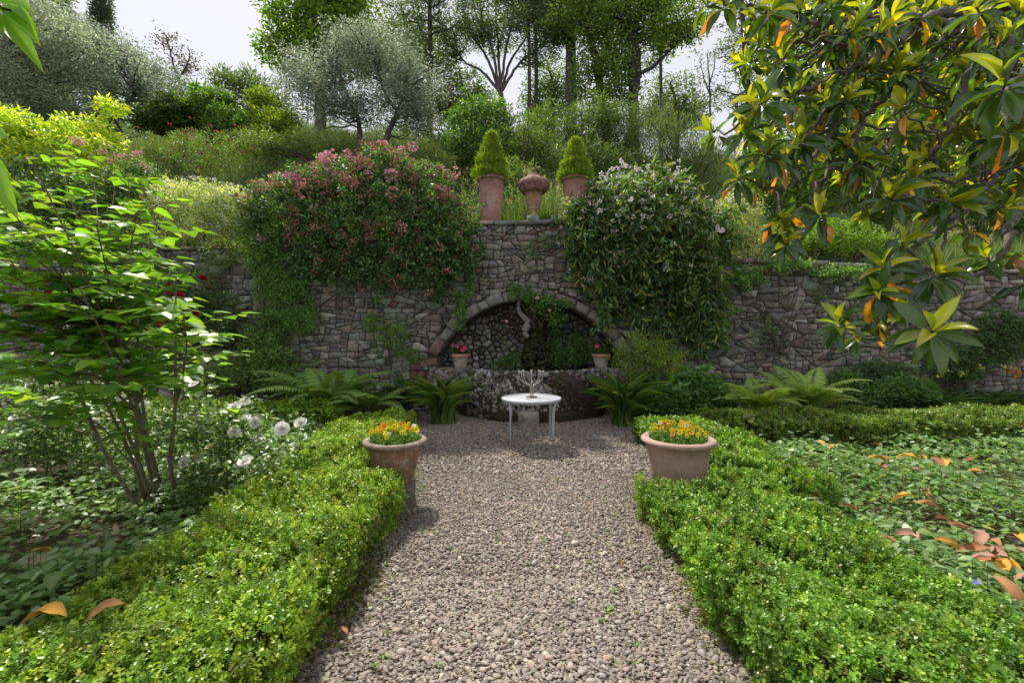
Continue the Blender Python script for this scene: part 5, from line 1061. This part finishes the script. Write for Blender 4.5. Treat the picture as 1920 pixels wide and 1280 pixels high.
# weeds and moss on the gravel
rng = R(720); a = Acc()
spots = [(1010, 960), (705, 1095), (760, 900), (820, 1005), (822, 1045), (875, 1115), (978, 990), (1118, 882), (1105, 1060), (1152, 1115), (1195, 1155), (975, 1095), (850, 1035), (738, 1092), (1085, 1190), (860, 1200), (890, 1200), (795, 915), (1045, 905), (720, 1240), (700, 1260), (1200, 935), (1230, 965), (1140, 1000)]
spots += [(rng.uniform(650, 1290), 860+400*rng.random()**.8) for _ in range(70)]
for px, py in spots:
    if not (path_edges(CH*F/(py-HOR))[0] < (px-960)/F*CH*F/(py-HOR) < path_edges(CH*F/(py-HOR))[1]): continue
    Y = CH*F/(py-HOR); q = P(px, py, Y); n = rng.integers(5, 12); an = rng.uniform(0, 6.28, n); leaves(a, np.tile([q[0], q[1], .022], (n, 1))+rng.normal(0, .006, (n, 3)), np.c_[np.cos(an), np.sin(an), rng.uniform(.2, .8, n)], np.tile([0, 0, 1.], (n, 1)), rng.uniform(.014, .032, n), .014, palette(rng, n, [(.16, .30, .06), (.22, .36, .08)], None, .2), 'hex')
n = 2600; y = rng.uniform(1.8, 7.5, n); l, r = path_edges(y); side = rng.random(n) < .6; x = np.where(side, r-np.abs(rng.normal(0, .12, n)), l+np.abs(rng.normal(0, .09, n))); an = rng.uniform(0, 6.28, n)
k = np.sin(y*3.1+x)+rng.normal(0, .5, n) > .0; x, y, an = x[k], y[k], an[k]; n = len(x)
leaves(a, np.c_[x, y, np.full(n, .022)], np.c_[np.cos(an), np.sin(an), rng.uniform(.1, 1.2, n)], np.tile([0, 0, 1.], (n, 1))+rng.normal(0, .3, (n, 3)), rng.uniform(.010, .03, n), rng.uniform(.006, .014, n), palette(rng, n, [(.14, .20, .04), (.20, .22, .05), (.10, .16, .04)], None, .3), 'hex')
stuff(a.build('gravel_weeds', M['leaf']), 'tiny seedlings and moss growing through the gravel and along its edges', 'weeds')
rng = R(722); a = Acc(); n = 5200; y = rng.uniform(1.6, 7.6, n); l, r = path_edges(y); x = np.where(rng.random(n) < .62, r-np.abs(rng.normal(0, .10, n)), l+np.abs(rng.normal(0, .07, n))); k = np.sin(y*2.3+1.2)+np.sin(y*5.1)*.5+rng.normal(0, .4, n) > .1; x, y = x[k], y[k]; n = len(x)
lumps(a, rng, np.c_[x, y, gz(x, y)+.006], rng.uniform(.010, .026, n), palette(rng, n, [(.10, .11, .025), (.15, .14, .03), (.07, .08, .02)], None, .3), ICO0, (1, 1, .45), .2)
stuff(a.build('moss_patches', M['moss'], None, True), 'yellow-green moss patches on the soil at the edges of the gravel', 'moss')

# ---------------------------------------------------------------- big heart-leaved bush on the left
rng = R(801); bx, by = -3.22, 4.05
t = thing('heart_leaved_shrub', 'tall multi-stemmed shrub with big bright heart-shaped leaves filling the left side', 'shrub', (bx, by, 0))
a = Acc(); lf = Acc(); tips = []; mains = []
tg_ = [(60, 300), (120, 330), (170, 290), (215, 350), (260, 400), (300, 440), (330, 520), (345, 590), (360, 640), (300, 560), (240, 480), (180, 420), (120, 420), (60, 400), (10, 380), (-40, 330), (30, 500), (90, 520), (150, 540), (210, 590), (280, 660), (330, 700), (20, 620), (80, 640), (150, 680), (-60, 460), (-80, 600), (10, 730), (230, 730), (90, 760), (-20, 420), (20, 440), (60, 460), (-60, 540), (0, 560), (40, 600), (100, 470), (-30, 680), (60, 700), (120, 620), (-60, 760), (340, 640), (240, 330)]
for i, (px, py) in enumerate(tg_):
    Y = rng.uniform(2.7, 4.3); e = P(px, py, Y)
    if i % 6 == 0 or not mains:
        r0 = np.array([bx+rng.normal(0, .13), by+rng.normal(0, .13), 0]); mid = r0+(e-r0)*np.array([.45, .45, .5])+rng.normal(0, .06, 3); sp = spline([r0, r0+(mid-r0)*.5+rng.normal(0, .03, 3), mid, (mid+e)/2+[0, 0, .04], e], 7); r_0 = .020; mains.append(sp)
    else:
        M_ = np.vstack([q[4:17] for q in mains]); dd = np.linalg.norm(M_-e, axis=1)+2*np.maximum(0, M_[:, 2]-e[2]+.2); r0 = M_[np.argmin(dd+rng.uniform(0, .4, len(dd)))]; mid = (r0+e)/2+rng.normal(0, .05, 3)+[0, 0, .06]; sp = spline([r0, (r0+mid)/2+rng.normal(0, .02, 3), mid, (mid+e)/2, e], 7); r_0 = .009
    tube(a, sp, np.linspace(r_0, .0035, len(sp)), (.22, .18, .14), 7, False)
    m = len(sp)
    for j in range(int(m*(.45 if r_0 > .015 else .25)), m, 3):
        for s in (-1, 1)[:1 if rng.random() < .35 else 2]:
            L = rng.uniform(.25, .62)*(1.1-.5*(j/m)); an = rng.uniform(0, 6.28); q = sp[j]; d = np.array([math.cos(an), math.sin(an)*.8, rng.uniform(-.05, .35)]); cp = curve(q, q+d*L, sag=.05, wob=.02, n=7, rng=rng)
            tube(a, cp, np.linspace(.004, .0015, 7), (.14, .14, .07), 4, False); tips.append((cp, d))
a.build('stems', M['bark'], t, True)
P_, A_, U_, L_, C_ = [], [], [], [], []
for cp, d in tips:
    sd2 = nrm(np.cross(d, [0, 0, 1.])); 
    for j in range(1, 7):
        for s in ((1,) if j % 2 else (-1,)):
            if rng.random() < .32: continue
            P_.append(cp[j]+sd2*s*.02+[0, 0, -.005]); A_.append(sd2*s*.9+nrm(d)*.55+[0, 0, -.22]+rng.normal(0, .22, 3)); U_.append([rng.normal(0, .30), rng.normal(0, .30), 1]); L_.append(rng.uniform(.055, .13)); C_.append(0)
    P_.append(cp[-1]); A_.append(d+[0, 0, -.2]); U_.append([rng.normal(0, .12), rng.normal(0, .12), 1]); L_.append(rng.uniform(.09, .14))
P_ = np.array(P_); L_ = np.array(L_); cc = palette(rng, len(P_), [(.15, .31, .045), (.20, .38, .05), (.10, .22, .055), (.25, .40, .07)], None, .28)
leaves(lf, P_, np.array(A_), np.array(U_), L_, L_*.95, cc, 'heart'); lf.build('foliage', M['bigleaf'], t); print('heart leaves', len(P_))

# ---------------------------------------------------------------- white roses
rng = R(811)
wr = [(378, 735, 4.6), (366, 722, 4.9), (448, 762, 4.5), (460, 755, 4.7), (440, 766, 4.4), (460, 788, 4.3), (530, 805, 3.6), (565, 794, 4.2), (461, 868, 3.4), (395, 840, 4.0), (372, 857, 4.0), (350, 868, 4.1), (150, 715, 5.2), (162, 705, 5.2), (30, 785, 4.8), (52, 778, 4.8), (38, 690, 5.6), (225, 745, 5.0), (175, 790, 4.8), (90, 690, 5.4), (440, 810, 4.1), (480, 792, 4.1), (95, 765, 4.9), (270, 760, 4.9)]
t = thing('white_rose_bush', 'open rose bush with large white roses between the heart-leaved shrub and the left hedge', 'rose bush', (-2.55, 4.3, 0))
WR = [rose_mesh('white_rose', rng, [(.93, .92, .90), (.90, .88, .85)], .062) for _ in range(3)]; WR2 = rose_mesh('fading_rose', rng, [(.72, .60, .36), (.6, .42, .2), (.78, .74, .66)], .045)
a = Acc(); cen = []
for i, (px, py, Y) in enumerate(wr):
    q = P(px, py, Y); put(t, 'flower', WR2 if i in (9, 10) else WR[i % 3], q, (math.radians(rng.uniform(10, 80)), rng.normal(0, .4), rng.normal(0, .5)), 1.0 if i < 12 else .95)
    r0 = np.array([q[0]+rng.normal(-.25, .15), q[1]+rng.normal(.15, .15), 0]); r0[0] = min(r0[0], -2.2); cp = curve(r0, q-[0, 0, .01], sag=.04, wob=.03, n=8, rng=rng); tube(a, cp, np.linspace(.006, .003, 8), (.12, .17, .05), 5, False)
    for j in range(2, 8): cen += [cp[j]+rng.normal(0, .09, 3)*[1, 1, .7] for _ in range(3)]
a.build('stems', M['bark'], t, True); a = Acc(); cen = np.array(cen); cen2, _ = sample_blobs(rng, [B(420, 800, 4.4, 90, 40, .5), B(330, 800, 4.8, 120, 50, .5), B(120, 780, 5.0, 150, 50, .5), B(480, 850, 4.0, 40, 30, .2)], 620, .3)
foliage(a, rng, np.vstack([cen, cen2]), 9, .11, .05, .032, [(.11, .20, .07), (.15, .25, .09), (.08, .15, .05), (.20, .28, .13)], None, 'hex', None, .75, .0, .7); a.build('foliage', M['bigleaf'], t)
# dark red rose nearer the left edge
t = thing('dark_red_rose', 'low rose with dark crimson blooms near the left edge above the white roses', 'rose bush', (-5.4, 5.6, 0)); a = Acc(); RR2 = rose_mesh('crimson_rose', rng, [(.38, .01, .04), (.28, .008, .03)], .06)
for px, py in ((115, 715), (102, 718), (128, 712), (78, 706), (38, 734), (190, 692), (160, 680), (145, 728)):
    q = P(px, py, 5.4); put(t, 'flower', RR2, q, face_cam(rng, .4), .95); tube(a, curve((q[0]+.1, 5.6, 0), q, wob=.03, n=6, rng=rng), .005, (.1, .14, .05), 5, False)
a.build('stems', M['bark'], t, True); a = Acc(); cen, _ = sample_blobs(rng, [B(110, 740, 5.5, 120, 50, .4)], 160, .3); foliage(a, rng, cen, 10, .13, .06, .04, [(.06, .12, .04), (.09, .16, .05)], None, 'hex', None, .6); a.build('foliage', M['bigleaf'], t)

# ---------------------------------------------------------------- magnolia overhanging from the right
rng = R(821); MG = [(.04, .10, .03), (.06, .13, .035), (.03, .075, .028)]; MY = [(.26, .34, .035), (.34, .40, .04), (.16, .25, .03)]; MO = [(.58, .27, .03), (.42, .18, .05), (.64, .38, .05), (.34, .20, .09)]
def mz(zx, zy, Y): return P(1280+zx/2.909, zy/2.909, Y)
mt = thing('magnolia_tree', 'evergreen magnolia whose glossy branches hang in from the upper right', 'magnolia tree', (6.3, 3.4, 0))
br = Acc(); bark = (.16, .15, .13)
hub = np.array([6.0, 3.6, 3.1]); tube(br, spline([(6.3, 3.4, 0), (6.25, 3.45, 1.5), hub, (5.7, 3.9, 5.4)], 6), np.linspace(.22, .12, 19), bark, 14)
paths = [
 [mz(2100, -300, 3.6), mz(1740, 0, 3.5), mz(1560, 130, 3.4), mz(1400, 230, 3.4), mz(1310, 370, 3.5), mz(1270, 500, 3.5), mz(1200, 640, 3.6)],
 [mz(2100, -200, 3.7), mz(1640, 60, 3.6), mz(1420, 75, 3.5), mz(1290, 120, 3.4), mz(1170, 220, 3.2), mz(1020, 330, 3.1), mz(900, 380, 3.0), mz(740, 450, 2.9)],
 [mz(2200, 0, 3.0), mz(1862, 170, 2.9), mz(1700, 290, 2.8), mz(1540, 430, 2.8), mz(1470, 660, 2.8), mz(1390, 800, 2.8), mz(1410, 980, 2.8)],
 [mz(1200, 440, 3.3), mz(1080, 560, 3.2), mz(980, 640, 3.2), mz(900, 830, 3.1), mz(740, 1000, 3.0), mz(700, 1190, 3.0)],
 [mz(1170, 220, 3.3), mz(1150, 300, 3.4), mz(1170, 480, 3.5), mz(1140, 700, 3.5), mz(1130, 850, 3.5)],
 [mz(1560, 130, 3.4), mz(1290, 120, 3.2), mz(1000, 95, 3.1), mz(700, 140, 3.0), mz(450, 60, 2.9), mz(260, 20, 2.9)],
 [mz(2200, 700, 3.4), mz(1820, 1170, 3.2), mz(1790, 1290, 3.1), mz(1670, 1460, 3.1), mz(1530, 1520, 3.0), mz(1380, 1500, 3.0)],
 [mz(2000, 900, 3.2), mz(1740, 930, 3.2), mz(1600, 1090, 3.1), mz(1480, 1230, 3.0), mz(1400, 1390, 3.0)],
 [mz(1380, 1500, 2.9), mz(1430, 1680, 2.8), mz(1400, 1760, 2.8)],
 [mz(1600, 1100, 3.1), mz(1330, 1290, 3.0), mz(1100, 1450, 2.9), mz(1090, 1590, 2.9), mz(1060, 1700, 2.9)],
 [mz(740, 450, 2.9), mz(600, 500, 2.9), mz(430, 560, 2.8), mz(340, 720, 2.8)], [mz(900, 380, 3.0), mz(760, 620, 3.0), mz(560, 840, 2.9), mz(440, 850, 2.9)], [mz(860, 640, 3.1), mz(700, 870, 3.0), mz(540, 1030, 3.0), mz(330, 970, 3.0)],
 [mz(1390, 800, 2.8), mz(1300, 950, 2.8), mz(1150, 1090, 2.8)], [mz(2100, 300, 2.5), mz(1800, 460, 2.4), mz(1740, 470, 2.4)], [mz(1020, 330, 3.1), mz(840, 240, 3.0), mz(600, 240, 2.9), mz(540, 300, 2.9)]]
mp = []
for i, p in enumerate(paths): sp = spline(p, 6); sp[1:-1] += rng.normal(0, .012, sp[1:-1].shape); mp.append(sp); tube(br, sp, np.linspace([.045, .05, .034, .028, .018, .03, .034, .022, .016, .022, .016, .016, .018, .014, .022, .016][i], .007, len(sp)), bark, 8, False)
for e in (paths[0][0], paths[1][0], paths[2][0], paths[6][0], paths[7][0], paths[14][0]): tube(br, curve(hub, e, sag=.1, n=6), np.linspace(.09, .045, 6), bark, 8, False)
allp = np.vstack(mp)
# whorls placed where the photograph shows them: zoom coords, distance, scale, number of orange leaves
wh = [(540, 320, 2.75, 1.0, 0), (430, 560, 2.7, 1.15, 0), (340, 720, 2.75, .95, 0), (160, 720, 3.2, .9, 0), (460, 830, 2.8, 1.0, 1), (300, 970, 2.9, .9, 1), (540, 1190, 2.8, 1.0, 2), (740, 1170, 2.8, .9, 1), (560, 880, 2.9, .9, 2), (640, 760, 2.9, 1.1, 0), (600, 540, 2.9, 1.0, 2), (790, 560, 3.0, .9, 0),
 (230, 30, 2.8, 1.0, 1), (120, 20, 3.2, .8, 0), (480, 60, 2.7, 1.1, 0), (640, 50, 2.8, 1.0, 1), (820, 20, 2.7, 1.1, 0), (930, 170, 2.8, .9, 1), (1080, 180, 2.8, .9, 1), (1150, 100, 3.0, .9, 1), (820, 240, 3.1, .9, 0), (900, 540, 2.9, .9, 1), (990, 380, 3.0, .8, 0), (1200, 590, 2.8, 1.0, 2), (1180, 410, 3.1, .9, 1),
 (960, 880, 2.9, .9, 2), (930, 940, 3.1, .8, 1), (1140, 1080, 2.7, 1.1, 0), (1270, 960, 2.8, .9, 1), (1430, 1100, 2.6, 1.2, 1), (1350, 860, 3.1, .9, 0), (1750, 460, 2.0, 1.1, 0), (1740, 230, 2.6, 1.0, 0), (1790, 720, 2.3, 1.1, 1), (1860, 480, 2.4, 1.1, 0), (1640, 780, 3.0, 1.0, 0), (1760, 1130, 3.0, .9, 2), (1560, 200, 3.3, 1.0, 0), (1330, 60, 2.8, 1.0, 1), (1600, 40, 2.8, 1.0, 1), (1500, 300, 3.4, 1.0, 0), (1540, 1240, 3.1, .9, 1), (1560, 600, 3.4, .9, 1), (1850, 900, 2.6, 1.0, 0), (1840, 60, 2.6, 1.0, 1),
 (1090, 1460, 2.65, 1.0, 1), (1380, 1500, 2.5, 1.15, 0), (1070, 1590, 2.6, 1.05, 2), (860, 1770, 2.6, .9, 0), (1160, 1670, 2.7, .9, 2), (1060, 1760, 2.7, .8, 2), (960, 1840, 2.7, .7, 1), (1360, 1810, 2.1, 1.15, 0), (1200, 1320, 2.9, .9, 1), (1660, 1400, 3.1, 1.0, 0), (560, 1330, 2.7, .8, 1), (1880, 1540, 2.4, .8, 0), (560, 1250, 2.75, .8, 1)]
for _ in range(105):
    zx = rng.uniform(850, 1900); zy = rng.uniform(0, 1200); wh.append((zx, zy, rng.uniform(3.6, 5.2), 1.0, int(rng.random() < .25)))
for _ in range(60): wh.append((rng.uniform(350, 1900), rng.uniform(0, 1000), rng.uniform(2.9, 3.7), .95, int(rng.random() < .25)))
for _ in range(16): wh.append((rng.uniform(250, 800), rng.uniform(100, 1000), rng.uniform(3.3, 4.0), .85, rng.integers(0, 2)))
lv = Acc(); sun_d = np.array(sd)
for (zx, zy, Y, sc_, no) in wh:
    tip = mz(zx, zy, Y); d = np.linalg.norm(allp-tip, axis=1); j = int(np.argmin(d)); q = allp[j]
    if d[j] > .05: tube(br, curve(q, tip, sag=-.06, wob=.03, n=6, rng=rng), np.linspace(.009, .006, 6), bark, 6, False); axis = nrm(tip-q)
    else: axis = np.array([-.5, -.3, -.1])
    axis = nrm(axis*.6+np.array([-.15, -.35, .35])+rng.normal(0, .2, 3)); ref = nrm(np.cross(axis, rng.normal(size=3))); r2 = np.cross(axis, ref); n = rng.integers(11, 16)
    for k in range(n):
        an = k*2.4+rng.normal(0, .2); f = k/n; tilt = 1.75-1.35*f+rng.normal(0, .12)     # old leaves spread back, young ones stand up
        dr = (ref*math.cos(an)+r2*math.sin(an))*math.sin(tilt)+axis*math.cos(tilt); dr = dr+rng.normal(0, .16, 3)+np.array([0, 0, -.75 if f < .55 else .15]); dr = nrm(dr)
        L = rng.uniform(.125, .195)*sc_*(1 if f < .75 else .85); p0 = tip-axis*.05*(1-f)+dr*.012
        if k < no: c = palette(rng, 1, MO, None, .12)[0]; dr = nrm(dr+np.array([0, 0, -.5]))
        elif f > .64: c = palette(rng, 1, MY, None, .2)[0]
        else: c = palette(rng, 1, MG, None, .25)[0]
        leaves(lv, p0[None], dr[None], (axis+np.array([0, 0, .5])+rng.normal(0, .15, 3))[None], L, L*rng.uniform(.27, .36), c[None], ('mag', 'mag', 'mag2', 'mag3')[rng.integers(0, 4)])
br.build('branches', M['bark'], mt, True); lv.build('foliage', M['magnolia'], mt, True)

# ---------------------------------------------------------------- near leaves at the top left corner
t = thing('overhanging_branch', 'close blurred bright green leaves hanging into the top left corner', 'branch', P(-120, -60, 1.5)); a = Acc(); lf = Acc()
tube(a, spline([P(-160, -120, 1.5), P(-60, -40, 1.5), P(-5, 10, 1.5), P(20, 20, 1.48)], 6), np.linspace(.012, .003, 19), (.12, .14, .06), 6, False)
tube(a, spline([P(-160, -120, 1.5), P(-120, 150, 1.55), P(-60, 300, 1.5), P(-10, 380, 1.5)], 6), np.linspace(.012, .003, 19), (.12, .14, .06), 6, False)
for (x0, y0, x1, y1, w_, dy) in ((5, 30, 76, 122, .055, .0), (0, 15, 72, 80, .05, .03), (-20, 5, 60, 20, .045, -.02), (-30, -10, 70, 55, .04, .05), (-20, 300, 30, 405, .05, 0), (-40, 250, 14, 258, .04, .02), (-30, 350, 40, 372, .04, .03), (-60, 280, 20, 335, .045, .05), (-50, 30, 10, 60, .05, .06)):
    p0 = P(x0, y0, 1.5+dy); p1 = P(x1, y1, 1.42+dy); L = np.linalg.norm(p1-p0); leaves(lf, p0[None], (p1-p0)[None], np.array([[.3, -.75, .6]]), L, w_*1.15, np.array([(.20, .40, .03)]), 'heart' if w_ > .05 else 'mag')
a.build('twig', M['bark'], t, True); lf.build('foliage', M['bigleaf'], t)

# ---------------------------------------------------------------- small extras
a = Acc(); c = P(848, 383, 9.9); hs = np.linspace(0, 1, 9)
for k in range(16):
    an = k*6.283/16
    for s in (-1, 1): tube(a, [(c[0]+.24*(1-h)*math.cos(an+s*h*1.2)+0, 9.9+.24*(1-h)*math.sin(an+s*h*1.2), c[2]-.1+h*.5) for h in hs], .008, (.22, .11, .09), 4, False)
lathe(a, [(.20, c[2]-.1), (.01, c[2]+.36)], (c[0], 9.9, 0), (.10, .05, .045), 16)
tag(a.build('wicker_cone', M['bark']), 'small reddish woven cone peeping out between the rose bush and the left tall pot', 'garden ornament')
c = P(1922, 530, 9.4); planter('flower_pot', 'orange terracotta pot on the wall top cut off by the right edge', c[0], 9.4, float(walltop(c[0]))+.03, .34, .2, .13, .03, .03, M['terra'], (.50, .24, .13))
